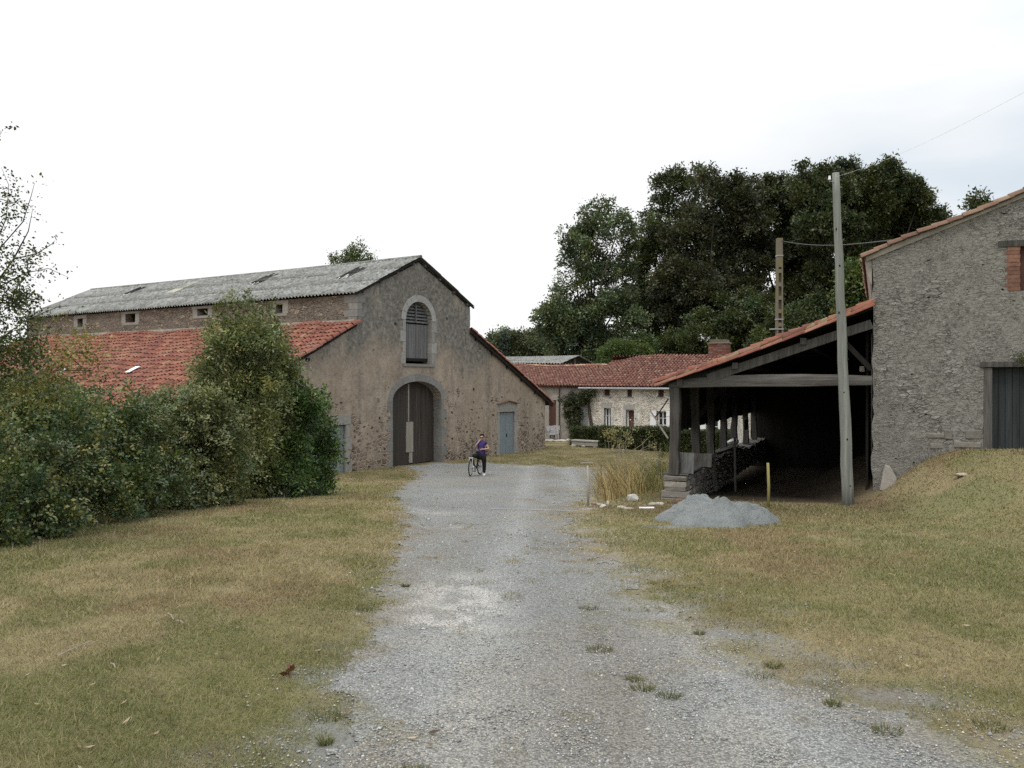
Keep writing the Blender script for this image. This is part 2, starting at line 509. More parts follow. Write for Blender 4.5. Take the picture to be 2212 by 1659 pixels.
def m_ground():
    k = NT("dry_turf", 1.0, 0.05)
    a = k.attr()
    f = k.noise(38, 6, 0.75); g = k.noise(9, 5, 0.7)
    c = k.mix(0.75, a, k.ramp(f, (0.28, (0.18, 0.18, 0.18)), (0.72, (0.85, 0.85, 0.85))), 'OVERLAY')
    c = k.mix(k.ramp(g, (0.5, 0.0), (0.75, 0.35)), c, (0.24, 0.19, 0.11))
    k.bump(k.math('ADD', f, g), 0.03)
    return k.done(c)

def m_gravel():
    k = NT("gravel_road", 0.95, 0.15)
    a = k.attr()
    v1 = k.vor(62, None, 'F1', 'Color'); d1 = k.vor(62)
    v2 = k.vor(150, None, 'F1', 'Color')
    s = k.n.new("ShaderNodeSeparateColor"); k.l.new(v1, s.inputs[0])
    s2 = k.n.new("ShaderNodeSeparateColor"); k.l.new(v2, s2.inputs[0])
    big = k.noise(1.6, 6, 0.7)
    c = k.mix(1.0, a, k.ramp(s.outputs[0], (0.05, (0.58, 0.59, 0.60)), (0.5, (0.97, 0.97, 0.97)), (0.95, (1.30, 1.30, 1.28))), 'MULTIPLY')
    c = k.mix(0.55, c, k.mix(1.0, c, k.ramp(s2.outputs[0], (0.05, (0.5, 0.5, 0.5)), (0.95, (1.45, 1.45, 1.45))), 'MULTIPLY'))
    c = k.mix(k.ramp(d1, (0.40, 0.0), (0.75, 0.5)), c, (0.12, 0.12, 0.115))
    c = k.mix(k.ramp(big, (0.5, 0.0), (0.72, 0.35)), c, (0.28, 0.275, 0.26))
    k.bump(k.math('SUBTRACT', 1.0, d1), 0.02)
    return k.done(c)

def m_stone_attr():
    k = NT("loose_stone", 0.95, 0.15)
    c = k.mix(0.4, k.attr(), k.ramp(k.noise(25, 4), (0.3, 0.3), (0.7, 0.8)), 'OVERLAY')
    return k.done(c)

def m_glass(name, c=(0.03, 0.035, 0.04)):
    k = NT(name, 0.08, 0.6); return k.done(c)

M = {}
M['render'] = m_render(4.5, 0.0)
M['rubble'] = m_rubble("grey_rubble", [(0.128, 0.124, 0.115), (0.215, 0.208, 0.192), (0.165, 0.158, 0.146), (0.275, 0.268, 0.25), (0.175, 0.164, 0.146), (0.335, 0.328, 0.308), (0.145, 0.139, 0.129)],
                       (0.15, 0.143, 0.128), s=4.6, flat=3.0, smear=0.84, bump=0.042, grey=(0.228, 0.222, 0.20), smear_at=0.41, jw=0.04)
M['side_rubble'] = m_rubble("brown_rubble", [(0.12, 0.10, 0.083), (0.20, 0.165, 0.132), (0.155, 0.128, 0.106), (0.32, 0.265, 0.195), (0.14, 0.118, 0.099)],
                            (0.20, 0.168, 0.14), s=2.6, flat=2.2, smear=0.8, bump=0.05, grey=(0.175, 0.147, 0.126), smear_at=0.47)
M['white_rubble'] = m_rubble("pointed_rubble", [(0.48, 0.42, 0.32), (0.62, 0.57, 0.48), (0.34, 0.29, 0.23), (0.68, 0.64, 0.56), (0.22, 0.20, 0.17), (0.56, 0.49, 0.38)],
                             (0.80, 0.77, 0.70), s=2.3, flat=2.0, smear=0.6, bump=0.03, grey=(0.78, 0.74, 0.66), smear_at=0.50, jw=0.15)
M['grey_render'] = m_simple("grey_render", (0.34, 0.315, 0.28), 0.3, 1.6, 0.95, 0.02)
M['granite'] = NT("granite_blocks", 0.9, 0.15); _k = M['granite']
_k.bump(_k.noise(20, 5, 0.7), 0.01)
M['granite'] = _k.done(_k.mix(0.85, _k.ramp(_k.noise(7, 7, 0.75), (0.3, (0.24, 0.235, 0.225)), (0.55, (0.34, 0.335, 0.32)), (0.75, (0.42, 0.415, 0.395))), _k.attr(), 'MULTIPLY'))
M['tile'] = m_tile("clay_tiles", 0.4)
M['tile_old'] = m_tile("old_clay_tiles", 0.6)
M['fibre'] = m_fibre()
M['timber'] = m_wood("grey_timber", (0.032, 0.030, 0.028), (0.165, 0.158, 0.147))
M['timber_dark'] = m_wood("dark_timber", (0.010, 0.009, 0.008), (0.035, 0.031, 0.027))  # on the shed's inside boards this tone also stands in for shade
M['door_dark'] = m_wood("weathered_door", (0.026, 0.022, 0.019), (0.105, 0.09, 0.077), (11, 11, 0.5))
M['door_grey'] = m_wood("grey_boards", (0.09, 0.09, 0.088), (0.24, 0.24, 0.235), (16, 16, 0.7))
M['door_slate'] = m_wood("blue_black_boards", (0.012, 0.015, 0.016), (0.062, 0.072, 0.075), (11, 11, 0.45))
M['board_pale'] = m_wood("pale_board", (0.22, 0.20, 0.17), (0.40, 0.37, 0.32), (16, 16, 0.7))
M['blue'] = m_paint("blue_grey_paint", (0.215, 0.25, 0.272), (0.17, 0.165, 0.15))
M['brown_door'] = m_paint("brown_paint", (0.11, 0.055, 0.045), (0.07, 0.05, 0.045))
M['white_paint'] = m_simple("white_paint", (0.78, 0.79, 0.80), 0.04, 4, 0.5)
M['grey_paint'] = m_simple("zinc_grey", (0.36, 0.38, 0.40), 0.12, 5, 0.5)
M['glass'] = m_glass("window_glass")
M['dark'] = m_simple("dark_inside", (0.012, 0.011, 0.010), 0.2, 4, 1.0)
M['pole'] = m_wood("pole_wood", (0.10, 0.106, 0.095), (0.315, 0.335, 0.305), (14, 14, 0.6))
M['concrete'] = NT("lichen_concrete", 0.95, 0.1); _k = M['concrete']
_k.bump(_k.noise(25, 4), 0.01)
M['concrete'] = _k.done(_k.mix(_k.ramp(_k.noise(1.7, 6, 0.7), (0.42, 0.0), (0.62, 0.9)), (0.17, 0.155, 0.125), (0.17, 0.152, 0.075)))
M['brick'] = NT("red_brick", 0.9, 0.15); _k = M['brick']
_k.bump(_k.noise(25, 4), 0.006)
M['brick'] = _k.done(_k.mix(1.0, _k.attr(), _k.ramp(_k.noise(9, 5, 0.7), (0.3, .6), (0.7, 1.1)), 'MULTIPLY'))
M['leaf'] = m_leaf("leaves", 0.18, 0.42)
M['leaf_gloss'] = m_leaf("glossy_leaves", 0.12, 0.38)
M['grass'] = m_leaf("grass_blades", 0.25, 0.7)
M['bark'] = m_wood("bark", (0.025, 0.022, 0.018), (0.085, 0.075, 0.06), (12, 12, 2), bump=0.02)
M['ground'] = m_ground()
M['gravel'] = m_gravel()
M['stone'] = m_stone_attr()
_k = NT("stone_dust", 1.0, 0.1)
_n = _k.noise(30, 5, 0.75); _g = _k.noise(3, 5, 0.65)
_k.bump(_k.math('ADD', _n, _k.math('MULTIPLY', _g, 1.5)), 0.05)
M['dust'] = _k.done(_k.mix(_k.ramp(_g, (0.35, 0.0), (0.7, 0.7)), _k.ramp(_n, (0.3, (0.14, 0.157, 0.158)), (0.7, (0.27, 0.293, 0.291))), (0.295, 0.318, 0.315)))
M['wire'] = m_simple("wire", (0.03, 0.03, 0.03), 0.1, 5, 0.5)
M['steel'] = m_simple("dull_steel", (0.28, 0.28, 0.28), 0.15, 9, 0.4)

def P3(c, n, j=0.12):
    """n colours around c"""
    k = 1 + RS.uniform(-j, j, (n, 1))
    return np.clip(np.array(c)[None, :] * k * (1 + RS.uniform(-0.05, 0.05, (n, 3))), 0.005, 1)

# ------------------------------------------------------------------ ground and road
road_px_left = [(765, 1659), (758, 1590), (748, 1500), (750, 1440), (772, 1370), (802, 1310), (832, 1250), (856, 1190), (872, 1150),
                (878, 1115), (868, 1086), (846, 1068), (872, 1050), (902, 1032), (916, 1018), (880, 1012), (868, 1010)]
road_px_far = [(952, 999), (985, 1003), (1040, 999), (1110, 1004), (1190, 1009), (1275, 1012)]
road_px_right = [(1300, 1018), (1290, 1045), (1268, 1075), (1240, 1094), (1228, 1112), (1228, 1136), (1250, 1165), (1290, 1203), (1340, 1245), (1400, 1288), (1480, 1342),
                 (1560, 1384), (1650, 1432), (1760, 1482), (1900, 1534), (2050, 1592), (2212, 1652)]
ROAD = [(-1.3, -14.0), (-.85, 1.0)] + [tuple(pg(*p)[:2]) for p in road_px_left + road_px_far + road_px_right] + [(4.4, 1.2), (6.5, -14.0)]
ROAD = np.array(ROAD)

def poly_dist(x, y, P):
    """signed distance, negative inside"""
    x = np.asarray(x, float).ravel(); y = np.asarray(y, float).ravel()
    best = np.full(x.shape, 1e9); ins = np.zeros(x.shape, bool)
    n = len(P)
    for i in range(n):
        ax, ay = P[i]; bx, by = P[(i + 1) % n]
        dx, dy = bx - ax, by - ay
        t = np.clip(((x - ax) * dx + (y - ay) * dy) / (dx * dx + dy * dy + 1e-12), 0, 1)
        best = np.minimum(best, np.hypot(x - ax - t * dx, y - ay - t * dy))
        c = ((ay > y) != (by > y)) & (x < (bx - ax) * (y - ay) / (by - ay + 1e-12) + ax)
        ins ^= c
    return np.where(ins, -best, best)

def road_d(x, y):
    d = poly_dist(x, y, ROAD)
    x = np.asarray(x, float).ravel(); y = np.asarray(y, float).ravel()
    return d + 0.55 * (fbm(x * 1.6, y * 1.6, 21, 4) - 0.5) + 0.25 * (vnoise(x * 9, y * 9, 5) - 0.5) * np.clip(y / 8, 0.5, 1.5)

GR_STRAW, GR_TAN, GR_OLIVE, GR_GREEN, GR_SOIL = [np.array(c) for c in
    ((0.285, 0.240, 0.140), (0.225, 0.175, 0.10), (0.200, 0.187, 0.088), (0.148, 0.160, 0.062), (0.125, 0.085, 0.056))]

def turf_col(x, y, d=None):
    x = np.asarray(x, float).ravel(); y = np.asarray(y, float).ravel()
    a = fbm(x * 0.55 + 3, y * 0.45, 31, 4)[:, None]; b = fbm(x * 1.3, y * 1.1 + 7, 47, 4)[:, None]; e = fbm(x * 0.30 + 20, y * 0.22, 53, 3)[:, None]
    a = a + 0.25 * (fbm(x * 2.8, y * 2.2, 33, 3)[:, None] - .5); c = GR_STRAW * (1 - sstep(0.45, 0.60, a)) + GR_TAN * sstep(0.45, 0.60, a)
    g = np.clip(sstep(0.46, 0.60, e) * 0.5 + sstep(0.50, 0.64, b) * 0.5, 0, 0.8)
    near = (1 - sstep(4.0, 8.5, y))[:, None] * 0.35
    g = np.clip(g + near * sstep(0.35, 0.6, b), 0, 0.9)
    c = c * (1 - g) + (GR_OLIVE * 0.6 + GR_GREEN * 0.4) * g
    far = sstep(29, 34, y)[:, None] * (.45 + .5 * sstep(.4, .6, b)); c = c * (1 - far) + np.array((0.135, 0.118, 0.060)) * far
    # greener bank on the right, bare earth under the shed and beside the heap
    rt = (sstep(3.0, 7.0, x - 0.05 * y) * (1 - sstep(17.5, 19.5, y)))[:, None] * sstep(0.36, 0.54, b) * 0.8
    c = c * (1 - rt) + np.array((0.195, 0.195, 0.098)) * rt
    soil = np.exp(-(((x - 4.6) / 2.6) ** 2 + ((y - 19.6) / 2.0) ** 2))[:, None] * 0.95
    soil = np.maximum(soil, 0.6 * sstep(0.6, 0.0, np.abs(x - 8.2) / 1.4)[:, None] * sstep(17, 19.5, y)[:, None])
    c = c * (1 - soil) + GR_SOIL * soil
    return np.clip(c, 0.01, 1)

def blend(x, y, d):
    """1 on clean gravel, 0 on turf, ragged in between; the right-hand verge thins out more slowly"""
    w = np.where(np.asarray(x) > 0, 1.15, 0.28 + .55 * sstep(6.0, 4.6, y))
    n = fbm(np.asarray(x) * 2.4, np.asarray(y) * 2.4, 71, 4) - .5
    return (1 - sstep(-.45, 1.0, d / w + 2.6 * n))[:, None]

def gravel_col(x, y, d):
    grv = np.ones((len(x), 1)) * np.array((0.288, 0.295, 0.288))
    n1 = fbm(x * 0.8, y * 0.5, 81, 4)[:, None]
    grv = grv * (0.80 + 0.42 * n1)
    warm = sstep(0.5, 0.68, fbm(x * 0.9 + 5, y * 0.45, 91, 4))[:, None] * 0.55
    grv = grv * (1 - warm) + np.array((0.285, 0.265, 0.225)) * warm
    cp = pg(960, 1300)
    pale = np.exp(-(((x - cp.x) / 0.50) ** 2 + ((y - cp.y) / 1.5) ** 2) ** 1.2) * (0.40 + 1.2 * sstep(0.42, 0.60, fbm(x * 5, y * 4, 97, 4)))
    for q, sx, sy in (((930, 1108), .7, .5), ((985, 1142), .6, .3), ((1245, 1010), 2.2, .35), ((1120, 1009), 1.2, .25), ((1375, 1150), .9, .3)):
        p_ = pg(*q); pale = np.maximum(pale, 0.7 * np.exp(-(((x - p_.x) / sx) ** 2 + ((y - p_.y) / sy) ** 2)) * sstep(.3, .6, fbm(x * 4, y * 3, 99, 3)))
    pale = np.clip(pale, 0, 0.95)[:, None]
    grv = grv * (1 - pale) + np.array((0.52, 0.505, 0.47)) * pale
    tan = sstep(-0.5, 0.0, d)[:, None] * 0.6 * sstep(.42, .6, fbm(x * 1.7, y * 1.7, 55, 3))[:, None]
    grv = grv * (1 - tan) + np.array((0.26, 0.22, 0.165)) * tan
    q = pg(960, 1140); br = np.exp(-(((x - q.x + 0.2) / 0.7) ** 2 + ((y - 12.5) / 4.5) ** 2))[:, None] * sstep(.42, .62, fbm(x * 2.5, y * 1.5, 58, 4))[:, None] * 0.6
    grv = grv * (1 - br) + np.array((0.225, 0.195, 0.15)) * br
    cx = 0.45 + 0.030 * y
    for q in (-.85, .80):
        wv = np.exp(-((x - cx - q) / .30) ** 2)[:, None] * .24 * (.6 + .8 * fbm(x * 1.2, y * .4, 23, 3)[:, None]); grv = grv * (1 + wv)
    mid = np.exp(-((x - cx) / .40) ** 2)[:, None] * .42 * sstep(.40, .62, fbm(x * 2.0, y * .8, 29, 4))[:, None]
    return np.clip(grv * (1 - mid) + np.array((0.20, 0.18, 0.145)) * mid, 0, 1)

def build_ground():
    th = np.concatenate([np.arange(-40, 40.01, 0.2), np.arange(42, 318.1, 2.3)])
    th = np.radians(np.sort(th)); nt = len(th)
    r = np.concatenate([[0.02, 0.4], np.exp(np.arange(math.log(0.9), math.log(420), 0.0095))]); nr = len(r)
    R, T = np.meshgrid(r, th, indexing='ij')
    X = (R * np.sin(T)).ravel(); Y = (R * np.cos(T)).ravel()
    Z = ground_h(X, Y)
    d = road_d(X, Y)
    i, j = np.meshgrid(np.arange(nr - 1), np.arange(nt), indexing='ij')
    j2 = (j + 1) % nt
    F = np.stack([i * nt + j, (i + 1) * nt + j, (i + 1) * nt + j2, i * nt + j2], -1).reshape(-1, 4)[:, ::-1]
    c = turf_col(X, Y)
    # earth floor of the open shed, darkened in colour for the shade inside
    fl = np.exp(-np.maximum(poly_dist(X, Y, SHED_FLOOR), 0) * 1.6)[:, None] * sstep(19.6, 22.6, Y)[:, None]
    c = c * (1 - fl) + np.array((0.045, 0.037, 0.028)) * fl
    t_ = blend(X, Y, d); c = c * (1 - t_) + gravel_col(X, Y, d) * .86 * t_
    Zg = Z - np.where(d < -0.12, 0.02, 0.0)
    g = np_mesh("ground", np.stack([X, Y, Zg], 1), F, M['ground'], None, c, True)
    tag(g, kind='structure')
    # the road: same grid, a thumb's breadth higher
    fm = (d[F].mean(1) < 0) & (np.hypot(X[F].mean(1), Y[F].mean(1)) < 75)
    Fr = F[fm]; used, inv = np.unique(Fr, return_inverse=True)
    x, y = X[used], Y[used]
    t_ = blend(x, y, d[used]); grv = gravel_col(x, y, d[used]) * t_ + turf_col(x, y) * 1.05 * (1 - t_)
    zr = Z[used] + 0.006 + 0.02 * (fbm(x * 3, y * 3, 4, 3) - 0.5) * np.clip(-d[used] * 4, 0, 1)
    o = np_mesh("gravel_road", np.stack([x, y, zr], 1), inv.reshape(-1, 4), M['gravel'], None, np.clip(grv, 0, 1), True)
    tag(o, kind='structure')

def sample_fan(n, r0, r1, half, pw=1.0):
    """points in front of the viewer, spread so that nearer ground gets more"""
    u = RS.rand(n)
    if abs(pw - 1.0) < 1e-6: r = r0 * (r1 / r0) ** u
    else:
        k = 1 - pw; r = (r0 ** k + u * (r1 ** k - r0 ** k)) ** (1 / k)
    t = np.radians(RS.uniform(-half, half, n))
    return r * np.sin(t), r * np.cos(t)

HEDGE_KEEP = None
def build_turf():
    x, y = sample_fan(1300000, 3.0, 52.0, 38, 1.0)
    d = road_d(x, y)
    dens = sstep(-0.15, 0.30 + .6 * sstep(6.0, 4.6, y), d + 0.5 * (fbm(x * 3, y * 3, 12, 3) - 0.5))
    right = x > 0
    dens = np.where(right, sstep(-0.35, 1.1, d + 2.2 * (fbm(x * 2.4, y * 2.4, 12, 4) - 0.52)), dens)
    # a few tufts in the road itself
    tuft = (fbm(x * 2.6, y * 2.6, 77, 2) > 0.74) & (d > -1.4)
    dens = np.maximum(dens, np.where(tuft, 0.35, 0.0))
    dens = dens * (0.45 + 0.75 * fbm(x * 2.2, y * 2.2, 15, 3))
    fl = poly_dist(x, y, SHED_FLOOR) < 0.4
    keep = (RS.rand(len(x)) < dens) & ~fl
    x, y = x[keep], y[keep]; n = len(x)
    r = np.hypot(x, y)
    h = (0.010 + 0.022 * RS.rand(n)) * (1 + 0.9 * (fbm(x * 1.8, y * 1.8, 61, 3) - 0.4)) * np.clip(r / 7, 0.9, 1.6)
    w = 0.0020 * np.clip(r / 5, 0.9, 6) * RS.uniform(0.7, 1.4, n)
    a = RS.uniform(0, 2 * np.pi, n); lean = RS.uniform(0.3, 2.2, n) * h
    b = a + RS.uniform(-1, 1, n) + np.pi / 2
    # weeds pushing up through the verge gravel
    m0 = 18; wx, wy = sample_fan(6000, 3.2, 14.0, 36, 1.1); wdv = road_d(wx, wy)
    ok = np.where((wdv > -1.3) & (wdv < .5) & ((wx > .6) | (wdv > -.4)))[0][:m0]
    wi = np.repeat(ok, 130); rad = np.repeat(RS.uniform(.03, .11, len(ok)), 130)
    t_ = RS.uniform(0, 6.28, len(wi)); q_ = np.sqrt(RS.rand(len(wi))) * rad
    x = np.concatenate([x, wx[wi] + np.cos(t_) * q_]); y = np.concatenate([y, wy[wi] + np.sin(t_) * q_]); nw = len(wi); n += nw
    h = np.concatenate([h, RS.uniform(.012, .045, nw)]); w = np.concatenate([w, RS.uniform(.002, .004, nw)])
    a = np.concatenate([a, t_ + RS.uniform(-.6, .6, nw)]); lean = np.concatenate([lean, RS.uniform(.01, .045, nw)]); b = np.concatenate([b, RS.uniform(0, 6.28, nw)])
    tall = RS.rand(n) < .012; h = np.where(tall, h * 2.6, h)
    z = ground_h(x, y) + np.where(np.arange(n) >= n - nw, .006, 0)
    V = np.empty((n, 3, 3))
    V[:, 0] = np.stack([x - np.cos(b) * w, y - np.sin(b) * w, z - 0.005], 1)
    V[:, 1] = np.stack([x + np.cos(b) * w, y + np.sin(b) * w, z - 0.005], 1)
    V[:, 2] = np.stack([x + np.cos(a) * lean, y + np.sin(a) * lean, z + h], 1)
    c = turf_col(x, y)
    k = RS.rand(n, 1)
    dry = np.array((0.33, 0.27, 0.165)); grn = np.array((0.115, 0.13, 0.045))
    c = np.where(k < 0.22, (dry * .6 + c * .4) * (0.75 + 0.5 * RS.rand(n, 1)), c * (0.72 + 0.56 * RS.rand(n, 1)))
    c = c * (.66 + .68 * fbm(x * 9, y * 9, 63, 3)[:, None]); c = np.where(tall[:, None], np.array((.34, .28, .17)) * (.7 + .5 * RS.rand(n, 1)), c)
    gp = sstep(0.5, 0.68, fbm(x * 1.3, y * 1.1 + 7, 47, 4))[:, None]
    c = np.where(k > 0.93 - 0.35 * gp, grn * (0.7 + 0.7 * RS.rand(n, 1)), c)
    c[n - nw:] = np.array((.125, .130, .058)) * RS.uniform(.6, 1.4, (nw, 1))
    o = np_mesh("grass", V.reshape(-1, 3), np.arange(n * 3).reshape(-1, 3), M['grass'], None, np.repeat(np.clip(c, 0, 1), 3, 0))
    tag(o, "short dry grass growing either side of the gravel road", "grass", kind='stuff')

def build_litter():
    rs = np.random.RandomState(611)
    x, y = sample_fan(900, 3.4, 22.0, 37, 1.2); d = road_d(x, y); k = (d > -.6) & (rs.rand(len(x)) < np.where(d > 0, .6, .25)); x, y = x[k], y[k]; n = len(x)
    p = np.stack([x, y, ground_h(x, y) + .022], 1); a = rs.uniform(0, 6.28, n); L = rs.uniform(.016, .042, n); st = rs.rand(n) < .3
    L = np.where(st, L * 2.6, L); Wd = np.where(st, .0022, L * .3)
    dx = np.stack([np.cos(a), np.sin(a), rs.uniform(-.15, .2, n)], 1); dy = np.stack([-np.sin(a), np.cos(a), rs.uniform(-.4, .4, n)], 1)
    V = np.stack([p - dx * L[:, None], p + dy * Wd[:, None], p + dx * L[:, None] + np.array((0, 0, .006)), p - dy * Wd[:, None]], 1)
    c = np.array([(.13, .075, .04), (.36, .29, .19), (.09, .06, .04), (.22, .15, .08)])[rs.randint(0, 4, n)] * rs.uniform(.7, 1.3, (n, 1))
    o = np_mesh("fallen_leaves", V.reshape(-1, 3), np.arange(4 * n).reshape(-1, 4), M['leaf'], None, np.repeat(c, 4, 0))
    tag(o, "scattered dry leaves and straw lying on the lawn", "litter", kind='stuff')

OCT_V = np.array([(1, 0, 0), (0, 1, 0), (-1, 0, 0), (0, -1, 0), (0, 0, 1), (0, 0, -1)], float)
OCT_F = np.array([(0, 1, 4), (1, 2, 4), (2, 3, 4), (3, 0, 4), (1, 0, 5), (2, 1, 5), (3, 2, 5), (0, 3, 5)])
def build_gravel():
    x, y = sample_fan(150000, 3.0, 24.0, 38, 1.15)
    d = road_d(x, y)
    edge = np.where(x > 0, 1.6, .6 + .6 * sstep(6.0, 4.6, y))
    p = np.where(d < -.3, 0.75, .75 * sstep(edge, -.3, d) * sstep(.38, .62, fbm(x * 2.2, y * 2.2, 71, 3) + .25 * sstep(.3, -.3, d)))
    p = p * (0.45 + 0.9 * fbm(x * 1.1, y * 0.7, 19, 3))
    keep = RS.rand(len(x)) < p
    x, y, d = x[keep], y[keep], d[keep]; n = len(x)
    s = 0.0036 + 0.0085 * RS.rand(n) ** 2.2
    big = RS.rand(n) < 0.012; s = np.where(big, s * 2.0, s)
    s = s * np.clip(np.hypot(x, y) / 9, 0.85, 1.5)
    J = RS.uniform(0.7, 1.3, (n, 6, 1)) * OCT_V[None] * (s[:, None, None] * np.stack([RS.uniform(.8, 1.4, n), RS.uniform(.7, 1.1, n), RS.uniform(.35, .8, n)], 1)[:, None, :])
    J += RS.uniform(-0.25, 0.25, (n, 6, 3)) * s[:, None, None]
    a = RS.uniform(0, 6.28, n); ca, sa = np.cos(a)[:, None], np.sin(a)[:, None]
    V = np.stack([J[..., 0] * ca - J[..., 1] * sa + x[:, None], J[..., 0] * sa + J[..., 1] * ca + y[:, None], J[..., 2] + (ground_h(x, y) + 0.006 + s * 0.15)[:, None]], -1)
    c = np.array((0.295, 0.30, 0.294)) * RS.uniform(0.55, 1.45, (n, 1))
    wm = RS.rand(n, 1)
    c = np.where(wm < 0.12, np.array((0.42, 0.38, 0.31)) * RS.uniform(.7, 1.3, (n, 1)), c)
    c = np.where(wm > 0.975, np.array((0.52, 0.51, 0.49)), c)
    F = (OCT_F[None] + (np.arange(n) * 6)[:, None, None]).reshape(-1, 3)
    o = np_mesh("gravel", V.reshape(-1, 3), F, M['stone'], None, np.repeat(np.clip(c, 0, 1), 6, 0))
    tag(o, "loose grey gravel chips lying on the road", "gravel", kind='stuff')

# ------------------------------------------------------------------ roofs
def canal_roof(name, mat, parent, O, U, D, L, H, tones, weights, pitch=0.21, expo=0.34, warp=None, seed=1, pan=(0.13, 0.062, 0.046), eave_drop=True, jit=1.0):
    """clay canal tiles: O eave corner, U along the eave, D up the slope"""
    rs = np.random.RandomState(seed)
    O, U, D = np.array(O, float), np.array(U, float), np.array(D, float)
    N = np.cross(U, D); N /= np.linalg.norm(N)
    if N[2] < 0: N = -N
    nu, nv = int(round(L / pitch)), int(math.ceil(H / expo))
    pu, pv = L / nu, H / nv
    tones = np.array(tones)
    V, F, C = [], [], []
    ang = np.linspace(0, math.pi, 6)
    nvx = 0
    jj, ii = np.meshgrid(np.arange(nv), np.arange(nu + 1), indexing='ij')
    jj, ii = jj.ravel(), ii.ravel(); n = len(ii)
    pick = rs.choice(len(tones), n, p=np.array(weights) / sum(weights))
    col = tones[pick] * rs.uniform(0.85, 1.15, (n, 1)); col = col * .6 + col.mean(0) * .4
    u0 = ii * pu + rs.uniform(-.012, .012, n) * jit; v0 = jj * pv + rs.uniform(-.02, .02, n) * jit
    sk = rs.uniform(-.03, .03, n) * jit
    rl, ru = pitch * 0.42, pitch * 0.34
    lift = rs.uniform(0, .012, n) * jit
    for e in range(2):
        rr = rl if e == 0 else ru
        vv = v0 - 0.03 if e == 0 else v0 + expo + 0.06
        hh = 0.030 + lift if e == 0 else 0.014 + 0 * lift
        P = np.empty((n, 6, 3))
        for k, a in enumerate(ang):
            uu = u0 + sk * e + math.cos(a) * rr; h = hh + math.sin(a) * rr * 1.2
            w = warp(uu, vv) if warp else 0
            P[:, k] = O + uu[:, None] * U + vv[:, None] * D + (h + w)[:, None] * N if warp else O + uu[:, None] * U + vv[:, None] * D + h[:, None] * N
        V.append(P)
    V = np.concatenate(V, 1).reshape(-1, 3)        # 12 per tile
    base = (np.arange(n) * 12)[:, None, None]
    q = np.array([(k, k + 1, k + 7, k + 6) for k in range(5)])[None]
    F = (base + q).reshape(-1, 4)
    C = np.repeat(col, 12, 0)
    # pan tiles between the covers
    jj, ii = np.meshgrid(np.arange(nv), np.arange(nu), indexing='ij'); jj, ii = jj.ravel(), ii.ravel(); m = len(ii)
    P = np.empty((m, 4, 3))
    for k, (du, dv, h) in enumerate(((0, -0.05, 0.012), (1, -0.05, 0.012), (1, 1.05, -0.004), (0, 1.05, -0.004))):
        uu, vv = (ii + du) * pu, (jj + dv) * pv
        w = (warp(uu, vv) if warp else np.zeros(m)) + h
        P[:, k] = O + uu[:, None] * U + vv[:, None] * D + w[:, None] * N
    pc = np.array(pan) * rs.uniform(.7, 1.3, (m, 1))
    nb = len(V)
    V = np.concatenate([V, P.reshape(-1, 3)]); F = np.concatenate([F, nb + np.arange(m * 4).reshape(-1, 4)])
    C = np.concatenate([C, np.repeat(pc, 4, 0)])
    return np_mesh(name, V, F, mat, parent, np.clip(C, 0, 1))

def ridge_tiles(name, mat, parent, pts, r=0.11, tones=((0.4, 0.2, 0.12),), step=0.36):
    mb = MB()
    for a, b in zip(pts[:-1], pts[1:]):
        a, b = Vector(a), Vector(b); n = max(1, int((b - a).length / step)); d = (b - a).normalized()
        s = d.cross(Vector((0, 0, 1))).normalized(); u = s.cross(d)
        for i in range(n):
            p = a + d * (i * (b - a).length / n); q = a + d * ((i + 1.12) * (b - a).length / n)
            q_ = random.uniform(.8, 1.2); mb.col = tuple(v * q_ for v in random.choice(tones))
            vs, fs = [], []
            for e, (c, rr, hh) in enumerate(((p, r * .86, 0), (q, r, 0.012))):
                for k in range(6):
                    t = math.pi * k / 5; vs.append(c + s * math.cos(t) * rr + u * (math.sin(t) * rr * .8 + hh))
            fs = [(k, k + 1, k + 7, k + 6) for k in range(5)]
            mb.add(vs, fs)
    return mb.build(name, mat, parent, normals=False)

def corrugated(name, parent, O, U, D, L, H, pitch=0.21, amp=0.042, rows=3, seed=3, thick=True):
    rs = np.random.RandomState(seed)
    O, U, D = np.array(O, float), np.array(U, float), np.array(D, float)
    N = np.cross(U, D); N /= np.linalg.norm(N)
    if N[2] < 0: N = -N
    nc = int(L / pitch * 6)
    u = np.linspace(0, L, nc + 1)
    V, F, C = [], [], []; b = 0
    for r in range(rows):
        v0, v1 = H * r / rows - (0.12 if r else 0), H * (r + 1) / rows
        lines = [(v0, -0.006 if True else 0)] if False else []
        hs = 0.016 * (r % 2 == 0) * 0 + (0.022 if r else 0.0)
        segs = [(v0, hs - 0.014), (v0, hs), ((v0 + v1) / 2, hs * .5 + 0.004), (v1, 0.0)]
        sheet = np.floor(u / (pitch * 5.2)).astype(int)
        tone = rs.uniform(.78, 1.12, sheet.max() + 1)[sheet]
        sl = rs.uniform(-.012, .012, sheet.max() + 1)[sheet]
        for v, h in segs:
            z = amp * np.sin(2 * np.pi * u / pitch) + h + 0.012 * np.sin(u * 0.7 + r) 
            V.append(O + u[:, None] * U + (v + (sl if v == v0 else 0 * sl))[:, None] * D + z[:, None] * N)
            C.append(tone[:, None] * np.ones((1, 3)))
        for k in range(3):
            i = np.arange(nc); a0 = b + k * (nc + 1) + i; a1 = a0 + nc + 1
            F.append(np.stack([a0, a0 + 1, a1 + 1, a1], 1))
        b += 4 * (nc + 1)
    return np_mesh(name, np.concatenate(V), np.concatenate(F), M['fibre'], parent, np.clip(np.concatenate(C), 0, 1.2), True)

